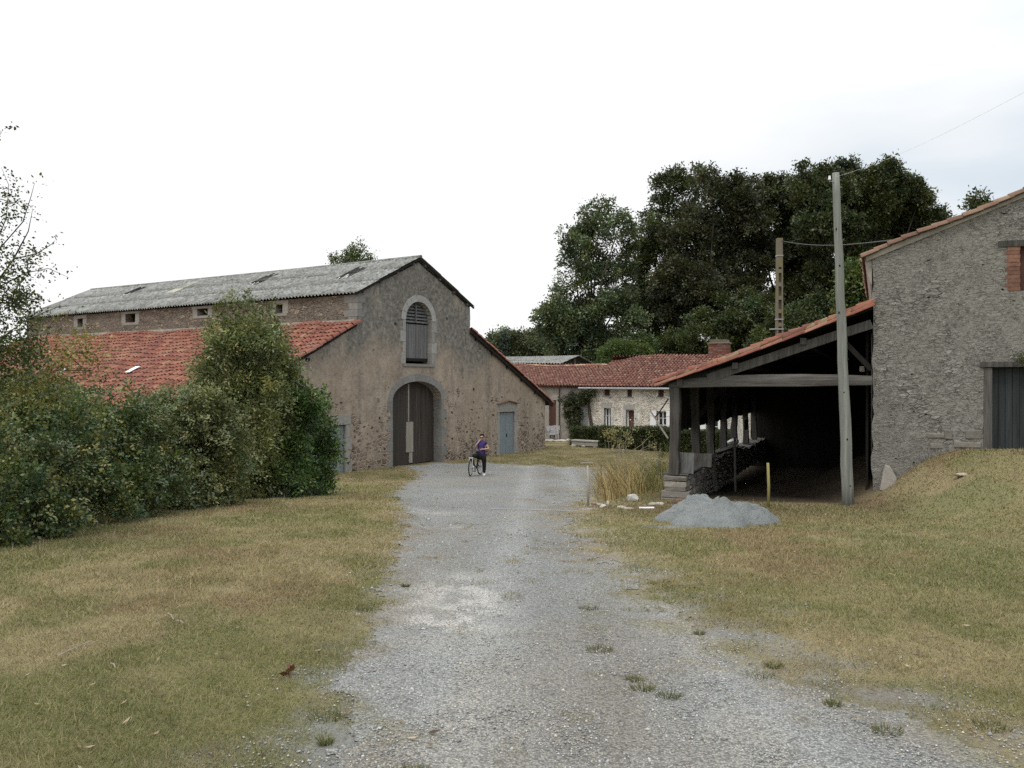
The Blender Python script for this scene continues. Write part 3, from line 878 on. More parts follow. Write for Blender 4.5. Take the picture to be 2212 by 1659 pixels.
TERRA = [(0.285, 0.115, 0.078), (0.22, 0.082, 0.064), (0.35, 0.175, 0.105), (0.145, 0.060, 0.054), (0.275, 0.14, 0.11), (0.33, 0.23, 0.145)]
OLD = [(0.215, 0.098, 0.074), (0.165, 0.072, 0.062), (0.26, 0.14, 0.10), (0.115, 0.062, 0.054), (0.30, 0.205, 0.145)]

def planks(mb, t0, t1, zb, ztop, d, th, w=0.16, gap=0.008, lean=0.0):
    """vertical boards from t0 to t1; zb, ztop may be functions of t"""
    t = t0
    while t < t1 - 0.02:
        ww = min(w * random.uniform(.85, 1.15), t1 - t)
        a, b = t + gap / 2, t + ww - gap / 2
        k = random.uniform(.72, 1.15); mb.col = (k, k, k)
        z0a, z0b = (zb(a), zb(b)) if callable(zb) else (zb, zb)
        z1a, z1b = (ztop(a), ztop(b)) if callable(ztop) else (ztop, ztop)
        dj = d + random.uniform(-.006, .006)
        mb.prism([(a, dj, z0a), (b, dj, z0b), (b, dj, z1b), (a, dj, z1a)], (0, -th, 0))
        t += ww
    mb.col = (1, 1, 1)

# ------------------------------------------------------------------ barn
GX, GY = (771.6 - CX) / FPX * 36.5, 36.5
FG = Frame(GX, GY, 0.548, 0.836)             # front gable
FS = Frame(GX, GY, -0.836, 0.5486)           # long side
ZG = -2.55
def build_barn():
    b = thing("barn", "long old barn with grey corrugated roof, tiled lean-tos and big arched door", "barn", FG.w(4, 0, -2.35))
    NW, E, A = 8.12, 1.6 + 3.64, 1.6 + 5.46
    # openings, read on the wall face
    dl, dr = FG.t(848.2), FG.t(954.4)
    zs = FG.px(848.2, 866)[1]; zap = FG.px(897, 823.5)[1]
    big = arch(dl, dr, -2.6, -2.6, zs, zap - zs, 16)
    ll, lr = FG.t(876.4), FG.t(933)
    lzs = FG.px(876.4, 690)[1]; lza = FG.px(903, 651.5)[1]; lzb = FG.px(876.4, 786)[1]
    loft = arch(ll, lr, lzb, lzb, lzs, lza - lzs, 14)
    rl, rr = FG.t(1079), FG.t(1111.8); rt = FG.px(1079, 891)[1]; rb = -2.42
    rdoor = [(rl, rb), (rl, rt), (rr, rt), (rr, rb)]
    bl, br_ = FG.t(716), FG.t(746.8); bt = FG.px(746.8, 917.5)[1]; bb = -2.42
    ldoor = [(bl, bb), (bl, bt), (br_, bt), (br_, bb)]
    AL, AR = -7.0, 15.45
    def j(p): return (p[0] + random.uniform(-.03, .03), p[1] + random.uniform(-.02, .02))
    top = [(AL, ZG), (AL, -0.95 + 1.6 - 1.6 + 0.0)]
    lz0, lz1 = 1.6 + 2.28, 1.6 + 2.28 - 0.485 * 7.0
    rz0, rz1 = 1.6 + 2.40, 1.6 + 2.40 - 0.482 * (AR - NW)
    out = [(AL, ZG), (AL, lz1)] + [j((AL + (0 - AL) * k / 8, lz1 + (lz0 - lz1) * k / 8)) for k in range(1, 8)] + [(0, lz0), (0, E)]
    out += [j((NW / 2 * k / 6, E + (A - E) * k / 6)) for k in range(1, 6)] + [(NW / 2, A)] + [j((NW / 2 + NW / 2 * k / 6, A - (A - E) * k / 6)) for k in range(1, 6)]
    out += [(NW, E), (NW, rz0)] + [j((NW + (AR - NW) * k / 8, rz0 + (rz1 - rz0) * k / 8)) for k in range(1, 8)] + [(AR, rz1), (AR, ZG)]
    # small knocked-out holes
    holes = [big, loft, rdoor, ldoor]
    for px, py, s in ((854, 700, 0.09), (1023, 842, 0.10), (820, 903, 0.08)):
        t, z = FG.px(px, py)
        holes.append([(t + math.cos(a) * s * random.uniform(.7, 1.2), z + math.sin(a) * s * random.uniform(.7, 1.2)) for a in np.linspace(0, 6.283, 8)[:-1]])
    wall(FG, out, holes, 0.55, "gable_wall", M['render'], b)
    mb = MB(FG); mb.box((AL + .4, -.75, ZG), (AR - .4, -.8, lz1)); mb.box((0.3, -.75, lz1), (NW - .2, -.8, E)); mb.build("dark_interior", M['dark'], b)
    # long side wall above the lean-to
    wins = []
    def zx(v): return 51.8 + .35159 * v
    def zy(v): return 535.7 + .35159 * v
    for x0, x1, y0, y1 in ((330, 362, 433, 485), (625, 685, 402, 458), (1065, 1130, 370, 415), (1548, 1590, 345, 400)):
        t0, z1 = FS.px(zx(x1), zy(y0)); t1, z0 = FS.px(zx(x0), zy(y1))
        wins.append((t0, t1, z0, z1))
    LEN = FS.t(66)
    wall(FS, [(0.56, 1.2), (0.56, E), (LEN, E), (LEN, 1.2)], [[(a, c), (a, d), (e, d), (e, c)] for a, e, c, d in wins], 0.5, "side_wall", M['side_rubble'], b)
    for k, (a, e, c, d) in enumerate(wins):
        w = MB(FS); w.box((a - .2, -.42, c - .2), (e + .2, -.45, d + .2)); wo = w.build("window", M['dark'], b)
        f = MB(FS)
        f.col = (.78, .75, .70)
        f.box((a - .38, .012, d + .003), (e + .38, -.3, min(d + .30, E - .02)), .01)
        f.box((a - .36, .012, c - .03), (a, -.3, d), .01); f.box((e, .012, c - .03), (e + .36, -.3, d), .01)
        f.box((a - .3, .02, c - .16), (e + .3, -.3, c - .033), .01)
        f.build("stone_frame", M['granite'], wo, bevel=.01)
    # far hidden walls
    mb = MB(FG); mb.box((NW - .5, -.55, ZG), (NW, -LEN, E)); mb.box((AR - .5, -.55, ZG), (AR, -LEN, rz1)); mb.build("far_wall", M['render'], b)
    mb = MB(FG); mb.prism([(AL, -LEN, ZG), (AL, -LEN, lz1), (0, -LEN, lz0), (0, -LEN, E), (NW / 2, -LEN, A), (NW, -LEN, E), (NW, -LEN, rz0), (AR, -LEN, rz1), (AR, -LEN, ZG)], (0, -.4, 0)); mb.build("back_wall", M['render'], b)
    mb = MB(FG); mb.box((AL, -.55, ZG), (AL + .5, -LEN, lz1)); mb.build("aisle_wall", M['render'], b)
    # corrugated nave roof
    up = Vector((0, 0, 1))
    def slope(run, rise): return (FG.u * run + up * rise).normalized()
    s = 1.9 / 4.06
    ov = .20
    hl = math.hypot(4.06 + ov, (4.06 + ov) * s)
    e0 = FG.w(-ov, .16, 1.6 + 3.80 - s * ov)
    corrugated("corrugated_roof", b, e0, -FG.n, slope(1, s), LEN + .9, hl, rows=3, seed=4)
    e1 = FG.w(NW + ov, .16, 1.6 + 3.80 - s * ov)
    corrugated("corrugated_roof", b, e1, -FG.n, slope(-1, s), LEN + .9, hl, rows=3, seed=5)
    mb = MB(FG); mb.col = (.85, .85, .85)
    mb.tube([(NW / 2, .18, 1.6 + 5.71), (NW / 2, -LEN * .33, 1.6 + 5.68), (NW / 2, -LEN * .66, 1.6 + 5.69), (NW / 2, -LEN - .5, 1.6 + 5.72)], .08, 8); mb.build("ridge_cap", M['fibre'], b)
    # verge boards and purlin ends
    for sg, t0 in ((1, -ov), (-1, NW + ov)):
        mb = MB(); p = FG.w(t0, .10, 1.6 + 3.72 - s * ov); q = FG.w(NW / 2, .10, 1.6 + 3.72 + 4.06 * s)
        mb.beam(p, q, .05, .09); mb.build("barge_board", M['timber_dark'], b)
        mb = MB()
        for k in (.12, .38, .64, .9):
            mb = MB(); c = p.lerp(q, k); mb.beam(c - FG.n * .20 - up * .08, c + FG.n * .01 - up * .08, .12, .12)
            mb.build("purlin_end", M['timber'], b)
    # missing and translucent sheets in the near slope
    def on_roof(px, py):
        n = FG.u * -s + up; n = n.normalized(); d = Vector(((px - CX) / FPX, 1, (HZ - py) / FPX)); o = Vector((0, 0, EYE))
        return o + d * ((e0 - o).dot(n) / d.dot(n))
    U, D = -FG.n, slope(1, s); N = D.cross(FG.n).normalized()
    if N.z < 0: N = -N
    for x0, x1, y0, y1 in ((1950, 2110, 130, 175), (1400, 1555, 175, 215), (610, 755, 245, 290)):
        c = on_roof(zx((x0 + x1) / 2), zy((y0 + y1) / 2))
        
        mb = MB()
        for i in range(4):
            o = c + U * ((i - 1.5) * .21); a = random.uniform(.5, .95); q = random.uniform(.4, .85)
            mb.beam(o - D * a + N * .050, o + D * q + N * .050, .115, .03, N)
        sk = mb.build("broken_skylight", M['dark'], b)
        for i in range(3):
            mb = MB(); o = c + U * ((i - 1) * .21); a = random.uniform(-1.0, -.7)
            mb.beam(o + D * a + N * .04, o + D * (a + random.uniform(.1, .35)) + N * .065, .05, .012, N); mb.build("plastic_shard", M['white_paint'], sk)
    c = on_roof(zx(982), zy(242)); mb = MB(); mb.beam(c - D * .95 + N * .034, c + D * .8 + N * .034, .85, .012, N)
    mb.build("clear_sheet", m_simple("yellowed_sheet", (.35, .35, .275), .15, 3, .6), b)
    # lean-to roofs in canal tiles
    sl = .487
    def tile_slope(edge_t, edge_z, sign, run, nm, seed):
        O = FG.w(edge_t, .12 if sign > 0 else -LEN - .3, edge_z)
        O2 = FG.w(edge_t, -LEN - .3 if sign > 0 else .12, edge_z)
        Uv = (O2 - O).normalized(); Dv = slope(sign, sl)
        L = (O2 - O).length
        warp = lambda u, v: .05 * np.sin(u * .9 + 1.3 * seed) * np.sin(v * .5) + .035 * np.sin(u * 2.1 + seed)
        return canal_roof(nm, M['tile'], b, O, Uv, Dv, L, run / math.cos(math.atan(sl)), TERRA, (5, 5, 2.5, 4, 3, .8), warp=warp, seed=seed, jit=1.5, pitch=.27, expo=.42)
    lr_ = tile_slope(-7.5, 1.6 + 2.43 - sl * 7.5, 1, 7.5, "tiled_roof", 2)
    tile_slope(NW + 8.0, 1.6 + 2.50 - sl * 8.0, -1, 8.0, "tiled_roof", 3)
    # timber under the right-hand verge and mortar band under the left
    mb = MB(); mb.beam(FG.w(NW - .05, .10, 1.6 + 2.42), FG.w(NW + 8.0, .10, 1.6 + 2.42 - sl * 8.0), .10, .15); mb.build("barge_board", M['timber_dark'], b)
    mb = MB()
    for k in np.linspace(.06, .95, 6):
        c = FG.w(NW, 0, 1.6 + 2.30).lerp(FG.w(NW + 8.0, 0, 1.6 + 2.30 - sl * 8.0), k); mb = MB(); mb.beam(c - FG.n * .2, c + FG.n * .14, .12, .13); mb.build("purlin_end", M['timber_dark'], b)
    for k in (.38, .72):
        c = FG.w(0, 0, 1.6 + 2.2).lerp(FG.w(-7.5, 0, 1.6 + 2.2 - sl * 7.5), k); mb = MB(); mb.beam(c - FG.n * .2, c + FG.n * .10, .14, .12); mb.build("purlin_end", M['timber_dark'], b)
    # a flashing of mortar where the tiles meet the side wall
    mb = MB(); mb.beam(FG.w(.0, -.1, 1.6 + 2.52), FG.w(.0, -LEN, 1.6 + 2.52), .16, .12); mb.build("mortar_fillet", M['grey_render'], b)
    # patches of slate on the tiles
    for px, py, w in ((287, 799, .55), (135, 802, .4)):
        n = (FG.u * -sl + up).normalized(); d = Vector(((px - CX) / FPX, 1, (HZ - py) / FPX)); o = Vector((0, 0, EYE))
        q = FG.w(0, 0, 1.6 + 2.60); c = o + d * ((q - o).dot(n) / d.dot(n)); Dv = slope(1, sl)
        mb = MB(); mb.beam(c - Dv * .3 + n * .03, c + Dv * .3 + n * .03, w * .6, .02, n); mb.build("roof_patch", M['white_paint'], b)
    # stone dressings of the big arched door
    def voussoirs(t0, t1, zs_, rise, th, n, name, depth, proud=.02, tones=(.9, 1.1)):
        c, a = (t0 + t1) / 2, (t1 - t0) / 2
        mb = MB(FG)
        for i in range(n):
            th0, th1 = math.pi * i / n + .006, math.pi * (i + 1) / n - .006
            P = []
            for q in np.linspace(th0, th1, 4): P.append((c + (a - .004) * math.cos(q), proud, zs_ + (rise - .004) * math.sin(q)))
            for q in np.linspace(th1, th0, 4): P.append((c + (a + th) * math.cos(q), proud, zs_ + (rise + th) * math.sin(q)))
            k = random.uniform(*tones); mb.col = (k, k * .99, k * .97)
            mb.prism(P, (0, -depth, 0))
        return mb.build(name, M['granite'], b, bevel=.006)
    def jambs(t0, t1, zb, zt, n, w0, w1, depth, name, proud=.02, tones=(.85, 1.1)):
        h = (zt - zb) / n
        for sd in (0, 1):
            mb = MB(FG)
            for i in range(n):
                w = w0 if (i + sd) % 2 else w1; w *= random.uniform(.9, 1.1)
                k = random.uniform(*tones); mb.col = (k, k * .985, k * .96)
                z0, z1 = zb + i * h + .004, zb + (i + 1) * h - .004
                pr = proud + random.uniform(-.006, .006)
                if sd == 0: mb.box((t0 - w, pr, z0), (t0 + .004, -depth, z1), .004)
                else: mb.box((t1 - .004, pr, z0), (t1 + w, -depth, z1), .004)
            mb.build(name, M['granite'], b, bevel=.008)
    voussoirs(dl, dr, zs, zap - zs, .34, 13, "door_arch", .5, .008, (.56, .76))
    jambs(dl, dr, -2.5, zs, 7, .16, .36, .5, "door_jamb", .006, (.48, .66))
    voussoirs(ll, lr, lzs, lza - lzs, .30, 9, "loft_arch", .34, .025, (1.0, 1.2))
    jambs(ll, lr, lzb, lzs, 4, .20, .36, .34, "loft_jamb", .012, (.75, 1.1))
    mb = MB(FG); mb.col = (.5, .48, .44); mb.box((ll - .2, .05, lzb - .10), (lr + .2, -.4, lzb + .01), .015); mb.build("loft_sill", M['granite'], b)
    # quoins where the nave meets the lean-to
    for i, (z0, z1) in enumerate(((1.6 + 2.70, 1.6 + 2.98), (1.6 + 3.0, 1.6 + 3.28), (1.6 + 3.3, 1.6 + 3.62))):
        k = random.uniform(.55, .75); mb.col = (k, k, k); w = .45 if i % 2 else .75
        mb = MB(FG); mb.col = (k, k, k); mb.box((-.012, .012, z0), (w * .6, -w, z1), .006); mb.build("quoin", M['granite'], b, bevel=.01)
        mb = MB(FG); mb.col = (k, k, k); mb.box((NW - w * .5, .012, z0), (NW + .012, -w, z1), .006); mb.build("quoin", M['granite'], b, bevel=.01)
    # leaves of the big door
    mid = dl + (dr - dl) * .50
    def head(t):
        c, a = (dl + dr) / 2, (dr - dl) / 2
        u = max(0.0, 1 - ((t - c) / a) ** 2); return zs + (zap - zs) * math.sqrt(u) - .01
    for a0, a1, dd in ((dl + .01, mid - .01, -.40), (mid + .01, dr - .01, -.50)):
        mb = MB(FG); planks(mb, a0, a1, lambda t: -2.30 + random.uniform(-.02, .02), head, dd, .05, .13)
        leaf = mb.build("door_leaf", M['door_dark'], b)
        if dd == -.40:
            
            for z_ in (-1.9, .2): mb = MB(FG); mb.box((a0 + .05, -.455, z_), (a1, -.49, z_ + .15)); mb.build("door_rail", M['door_dark'], leaf)
            t0, zt = FG.px(874, 912, -.36); t1, _ = FG.px(889, 912, -.36)
            mb = MB(FG); mb.col = (1, .98, .95); mb.box((mid - .42, -.36, -1.75), (mid + .08, -.395, zt)); mb.build("patch_board", M['board_pale'], leaf)
            mb = MB(FG); mb.box((mid - .28, -.37, zt + .02), (mid - .20, -.395, head(mid) - .1)); mb.build("cover_strip", M['board_pale'], leaf)
            mb = MB(FG); mb.box((mid - .20, -.365, -2.25), (mid + .02, -.398, -1.77)); mb.build("patch_board", M['board_pale'], leaf)
    # loft door: louvres above, boards below
    lm = FG.px(876.4, 692)[1]
    mb = MB(FG); planks(mb, ll + .01, lr - .01, lzb + .28, lm - .12, -.26, .05, .17); ld = mb.build("loft_door", M['door_grey'], b)
    mb = MB(FG); mb.box((ll, -.25, lzb + .14), (lr, -.32, lzb + .27)); mb.build("bottom_rail", M['timber_dark'], ld)
    mb = MB(FG); c = (ll + lr) / 2; a = (lr - ll) / 2
    z = lm
    while z < lza - .12:
        u = math.sqrt(max(.05, 1 - max(0, (z - lzs + .1) / (lza - lzs)) ** 2)) * a
        k = random.uniform(.8, 1.1); mb.col = (k, k, k)
        mb.beam((c - u, -.25, z), (c + u, -.25, z), .14, .022, (0, .75, .66)); z += .15
    mb.col = (.8, .8, .8); mb.box((c - .03, -.17, lm - .05), (c + .03, -.20, lza - .05)); mb.build("louvre", M['door_grey'], b)
    # blue plank doors
    for (t0, t1, zt, zb) in ((rl, rr, rt, -2.40), (bl, br_, bt, -2.40)):
        half = (t0 + t1) / 2
        dm = MB(FG); planks(dm, t0 + .02, half - .015, zb, zt - .03, -.10, .04, .2, .006); planks(dm, half + .015, t1 - .02, zb, zt - .03, -.10, .04, .2, .006)
        do = dm.build("blue_door", M['blue'], b)
        mb = MB(FG); mb.box((t0, -.09, zb), (t0 + .02, -.17, zt)); mb.box((t1 - .02, -.09, zb), (t1, -.17, zt)); mb.box((t0, -.09, zt - .03), (t1, -.17, zt)); mb.box((half - .012, -.12, zb), (half + .012, -.15, zt)); mb.build("door_frame", M['timber_dark'], do)
        mb = MB(FG); mb.box((half + .05, -.07, zb + .95), (half + .10, -.10, zb + 1.12)); mb.build("latch", M['wire'], do)
        mb = MB(FG); mb.col = (.85, .82, .78); mb.box((t0 - .28, .018, zt + .003), (t1 + .28, -.3, zt + .42), .01); mb.build("door_lintel", M['granite'], b, bevel=.01)
        mb = MB(FG); mb2 = MB(FG)
        for i in range(4):
            h = (zt - zb) / 4; k = random.uniform(.75, .95); mb.col = mb2.col = (k, k * .97, k * .93)
            mb.box((t1 - .003, .014, zb + i * h + .005), (t1 + (.25 if i % 2 else .36), -.28, zb + (i + 1) * h - .005), .006)
            mb2.box((t0 - (.18 if i % 2 else .28), .014, zb + i * h + .005), (t0 + .003, -.28, zb + (i + 1) * h - .005), .006)
        mb.build("door_jamb", M['granite'], b, bevel=.008); mb2.build("door_jamb", M['granite'], b, bevel=.008)
    # little tile hood over the right door
    mb = MB(FG); mb.col = (.20, .13, .10); m = (rl + rr) / 2
    mb.beam((rl - .25, .06, rt + .45), (m, .06, rt + .62), .14, .04); mb.beam((m, .06, rt + .62), (rr + .25, .06, rt + .45), .14, .04); mb.build("tile_hood", M['tile'], b)
    # iron hook over the loft arch
    t, z = FG.px(908, 628); mb = MB(FG); mb.tube([(t, -.05, z), (t, .25, z + .05), (t + .1, .3, z + .16), (t + .16, .24, z + .2)], .015, 6); mb.build("iron_hook", M['wire'], b)
    return b

# ------------------------------------------------------------------ the rubble house on the right and the open shed beside it
FR = Frame((1885 - CX) / FPX * 21.0, 21.0, 0.92, -0.391)
T_POST = FR.t(1458)
SHED_LEN = 17.5
_a, _b, _c, _d = FR.w(T_POST - .3, 0.2, 0), FR.w(0, .2, 0), FR.w(0, -SHED_LEN, 0), FR.w(T_POST - .3, -SHED_LEN, 0)
SHED_FLOOR = np.array([(_a.x, _a.y), (_b.x, _b.y), (_c.x, _c.y), (_d.x, _d.y)])
def build_stone_house():
    h = thing("stone_house", "grey rubble stone building with tiled verge and slate-black plank door, beside the open shed", "stone building", FR.w(2, 0, gh(10.5, 20)))
    zt = FR.px(1886, 548)[1]
    s = .385; W = 9.6; half = W / 2
    zap = zt + s * half
    dl = FR.t(2125); dtop = FR.px(2140, 785)[1]; dbot = -.35
    door = [(dl, dbot), (dl, dtop), (dl + 1.75, dtop), (dl + 1.75, dbot)]
    wl_, wtop = FR.px(2177, 533); _, wbot = FR.px(2177, 629)
    win = [(wl_, wbot), (wl_, wtop), (wl_ + 1.3, wtop), (wl_ + 1.3, wbot)]
    rs = random.Random(3)
    nn = 26; zb = -2.1
    out = [(0, zb)] + [(rs.uniform(-.035, .035), zb + (zt - zb) * k / nn) for k in range(1, nn)] + [(0, zt), (half, zap), (W, zt), (W, zb)]
    wall(FR, out, [door, win], .6, "gable_wall", M['rubble'], h)
    mb = MB(FR); mb.box((0.03, -.6, -1.9), (.6, -11, zt)); mb.build("side_wall", M['rubble'], h)
    mb = MB(FR); mb.box((W - .6, -.6, -1.9), (W, -11, zt)); mb.box((.6, -10.5, -1.9), (W - .6, -11, zt)); mb.build("far_wall", M['rubble'], h)
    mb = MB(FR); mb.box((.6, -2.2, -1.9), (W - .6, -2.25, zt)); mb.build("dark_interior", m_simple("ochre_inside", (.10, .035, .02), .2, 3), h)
    # roof
    up = Vector((0, 0, 1)); ov = .22
    for sg, t0 in ((1, -ov), (-1, W + ov)):
        O = FR.w(t0, .07, zt - s * ov - .03) if sg > 0 else FR.w(t0, -11.2, zt - s * ov - .03)
        Uv = -FR.n if sg > 0 else FR.n
        canal_roof("tiled_roof", M['tile_old'], h, O, Uv, (FR.u * sg + up * s).normalized(), 11.3, (half + ov) * math.sqrt(1 + s * s), [(.23, .145, .105), (.19, .11, .082), (.27, .185, .135), (.15, .085, .066), (.30, .23, .16)], (3, 3, 3, 2, 1), seed=6 + sg,
                   warp=lambda u, v: .03 * np.sin(v * 1.7))
    mb = MB(); mb.beam(FR.w(-.16, .016, zt - .04 - s * .16), FR.w(half, .016, zap - .04), .03, .16); mb.beam(FR.w(half, .016, zap - .04), FR.w(W + .16, .016, zt - .04 - s * .16), .03, .16)
    mb.build("mortar_band", M['grey_render'], h)
    mb = MB(FR); mb.prism([(-.2, -.05, zt - .04), (-.02, -.05, zt + .02), (-.02, -.05, zt - .75), (-.06, -.05, zt - .70)], (0, -10.9, 0)); mb.build("eave_cornice", M['grey_render'], h)
    # openings
    mb = MB(FR); planks(mb, dl + .17, dl + 1.72, dbot, dtop - .1, -.18, .05, .15); dr = mb.build("plank_door", M['door_slate'], h)
    mb = MB(FR); mb.box((dl, .02, dbot), (dl + .17, -.25, dtop - .1), .006); mb.build("door_post", M['timber'], dr)
    mb = MB(FR); mb.col = (.6, .6, .6); mb.box((dl - .08, .05, dtop - .09), (dl + 1.9, -.3, dtop + .045), .012); mb.build("door_lintel", M['timber'], h)
    mb = MB(FR); mb.col = (.5, .5, .5); mb.box((wl_ - .2, .03, wtop - .005), (wl_ + 1.5, -.3, wtop + .13), .012); mb.build("window_lintel", M['timber'], h)
    mb = MB(FR); n = 11; hh = (wtop - wbot) / n
    for i in range(n):
        k = random.uniform(.8, 1.15); mb.col = (.23 * k, .125 * k, .09 * k)
        mb.box((wl_ - .01, .008, wbot + i * hh + .003), (wl_ + (.235 if i % 2 else .245), -.3, wbot + (i + 1) * hh - .003), .002)
        if i % 2: mb.box((wl_ - .06, .008, wbot + i * hh + .006), (wl_ - .02, -.2, wbot + (i + 1) * hh - .006), .003)
    mb.build("brick_jamb", M['brick'], h)
    mb = MB(FR); mb.col = (.36, .30, .24); mb.box((wl_ + .25, -.12, wbot + .02), (wl_ + 1.3, -.16, wtop)); mb.build("shutter", M['brown_door'], h)
    # larger dressed stones low by the door
    mb = MB(FR)
    for x0, x1, y0, y1 in ((645, 780, 1280, 1312), (600, 640, 1225, 1270), (520, 600, 1240, 1265), (700, 782, 1225, 1270), (530, 590, 1290, 1315)):
        a, z1 = FR.px(1771.4 + .44786 * x0, 380.2 + .44795 * y0); c, z0 = FR.px(1771.4 + .44786 * x1, 380.2 + .44795 * y1)
        k = random.uniform(.46, .60); mb.col = (k, k * .93, k * .82); mb.box((a, .02, z0), (c, -.1, z1), .012)
    mb.build("dressed_stone", M['granite'], h, bevel=.02)
    return h, dl, dtop

def build_shed():
    up = Vector((0, 0, 1))
    T0 = T_POST
    back = lambda i: -2.62 * i
    g = -1.55
    sh = thing("open_shed", "open timber shed with tiled lean-to roof and row of posts, beside the stone building", "shed", FR.w(T0 / 2, -2, g))
    # roof plane: eave left, high at the stone wall
    tE, zE = FR.px(1417, 829, .25); tH, zH = 0.0, FR.px(1885, 658, .2)[1]
    s = (zH - zE) / (tH - tE)
    D = (FR.u + up * s).normalized()
    O = FR.w(tE, .28, zE)
    canal_roof("tiled_roof", M['tile'], sh, O, -FR.n, D, SHED_LEN + .3, (tH - tE) * math.sqrt(1 + s * s), TERRA, (5, 4, 1.5, 3, 3, 1.0), seed=11, jit=1.4,
               warp=lambda u, v: .018 * np.sin(v * 2.3 + .5) - .02 * np.sin(v * .62) * 2)
    # verge: half-round tiles laid along the front edge
    pts = [FR.w(tE + (tH - tE) * k / 10, .26, zE + (zH - zE) * k / 10 + .02 - .05 * math.sin(math.pi * k / 10)) for k in range(11)]
    ridge_tiles("verge_tile", M['tile'], sh, pts, .12, ((.25, .12, .08), (.21, .092, .066), (.28, .175, .12), (.17, .08, .06), (.26, .20, .13)), .34)
    pts2 = [p + FR.n * .09 - up * .085 for p in pts]
    ridge_tiles("verge_tile", M['tile'], sh, pts2, .10, ((.27, .12, .08), (.30, .155, .105), (.22, .09, .065)), .42)
    # roof underside and closed walls, the shade inside put into near-black boards
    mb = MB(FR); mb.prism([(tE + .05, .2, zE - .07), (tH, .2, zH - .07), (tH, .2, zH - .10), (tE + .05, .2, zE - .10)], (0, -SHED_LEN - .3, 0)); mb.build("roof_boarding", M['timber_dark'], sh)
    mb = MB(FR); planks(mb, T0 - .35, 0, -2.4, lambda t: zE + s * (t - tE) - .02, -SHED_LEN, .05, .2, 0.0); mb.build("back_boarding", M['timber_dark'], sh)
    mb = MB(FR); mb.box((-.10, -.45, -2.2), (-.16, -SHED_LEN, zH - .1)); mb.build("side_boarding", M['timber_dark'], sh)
    zbeam = FR.px(1458, 832)[1]
    # tie beam, a crooked squared trunk
    P = []
    for px, y0, y1 in ((1447, 825, 839), (1500, 817, 838), (1560, 812, 836.5), (1640, 809, 836), (1730, 808, 836), (1810, 809, 834), (1884, 812, 833)):
        t, z1 = FR.px(px, y0, -.02); _, z0 = FR.px(px, y1, -.02); P.append((t, z0, z1))
    mb = MB(FR); vs = []; fs = []
    for i, (t, z0, z1) in enumerate(P):
        vs += [(t, .10, z0 + .02), (t, .12, (z0 + z1) / 2), (t, .09, z1), (t, -.2, z1 - .01), (t, -.2, z0)]
    for i in range(len(P) - 1):
        for k in range(5): fs.append((5 * i + k, 5 * i + (k + 1) % 5, 5 * i + 5 + (k + 1) % 5, 5 * i + 5 + k))
    fs += [(4, 3, 2, 1, 0), tuple(5 * (len(P) - 1) + k for k in range(5))]
    mb.add(vs, fs); mb.build("tie_beam", m_wood("tie_beam_wood", (0.045, 0.042, 0.039), (0.175, 0.168, 0.155), (1.2, 1.2, 14)), sh)
    # principal rafter and struts of the front truss
    a = FR.w(*[FR.px(1530, 818, 0)[0], .02, FR.px(1530, 818, 0)[1]]); c = FR.w(-.02, .02, FR.px(1884, 700, 0)[1])
    mb = MB(); mb.beam(a, c, .18, .22, n=5, wob=.012); mb.build("principal_rafter", M['timber'], sh)
    a = FR.w(FR.t(1826), -.1, FR.px(1826, 740)[1]); c = FR.w(-.03, -.1, FR.px(1884, 798)[1]); mb = MB(); mb.beam(a, c, .10, .12); mb.build("strut", M['timber_dark'], sh)
    mb = MB(); mb.beam(FR.w(FR.t(1470), .0, FR.px(1470, 823)[1]), FR.w(FR.t(1560), .02, FR.px(1560, 800)[1]), .14, .14); mb.build("strut", M['timber_dark'], sh)
    for px, py in ((1588, 790), (1735, 737), (1468, 826)):
        t, z = FR.px(px, py, .2); mb = MB(FR); mb.beam((t, .22, z), (t, -SHED_LEN, z), .14, .16); mb.build("purlin", M['timber'], sh)
    # a rag or paper hung in the truss
    t, z = FR.px(1862, 797, -.3); mb = MB(FR); mb.box((t - .05, -.3, z - .06), (t + .05, -.31, z + .06), .01); mb.build("paper_notice", M['board_pale'], sh)
    # posts down the left side
    for i in range(7):
        w = .27 if i == 0 else random.uniform(.22, .28)
        zb = FR.px(1458, 1026)[1] if i == 0 else -.98 + random.uniform(-.06, .06)
        top = zbeam - .05
        lean = random.uniform(-.10, .10) if i else 0
        mb = MB(FR)
        n = 7; vs, fs = [], []
        for k in range(n + 1):
            q = k / n; z = zb + (top - zb) * q
            ww = w * (1 + random.uniform(-.10, .08)) * (.88 + .30 * abs(q - .5)); o = lean * (1 - q) + random.uniform(-.022, .022)
            for a_, b_ in ((-1, 1), (1, 1), (1, -1), (-1, -1)): vs.append((T0 + o + a_ * ww / 2, back(i) + b_ * ww / 2, z))
        for k in range(n):
            for m_ in range(4): fs.append((4 * k + m_, 4 * k + (m_ + 1) % 4, 4 * k + 4 + (m_ + 1) % 4, 4 * k + 4 + m_))
        fs += [(3, 2, 1, 0), tuple(4 * n + m_ for m_ in range(4))]
        mb.col = (.55, .53, .51) if i == 0 else (.80, .78, .75); mb.add(vs, fs); mb.build("post", M['timber'], sh, bevel=.02)
        if i in (1, 2, 3, 4):
            mb = MB(FR); mb.beam((T0 + .05, back(i), top - 1.0), (T0 + 1.0, back(i), top + .25), .1, .13); mb.build("knee_brace", M['timber_dark'], sh)
    mb = MB(FR); mb.beam((T0, .1, zbeam + .02), (T0, -SHED_LEN, zbeam + .02), .2, .2); mb.build("wall_plate", M['timber_dark'], sh)
    # boarding hung under the eave between the posts, with gaps
    mb = MB(FR); rnd = random.Random(5)
    d = -.16
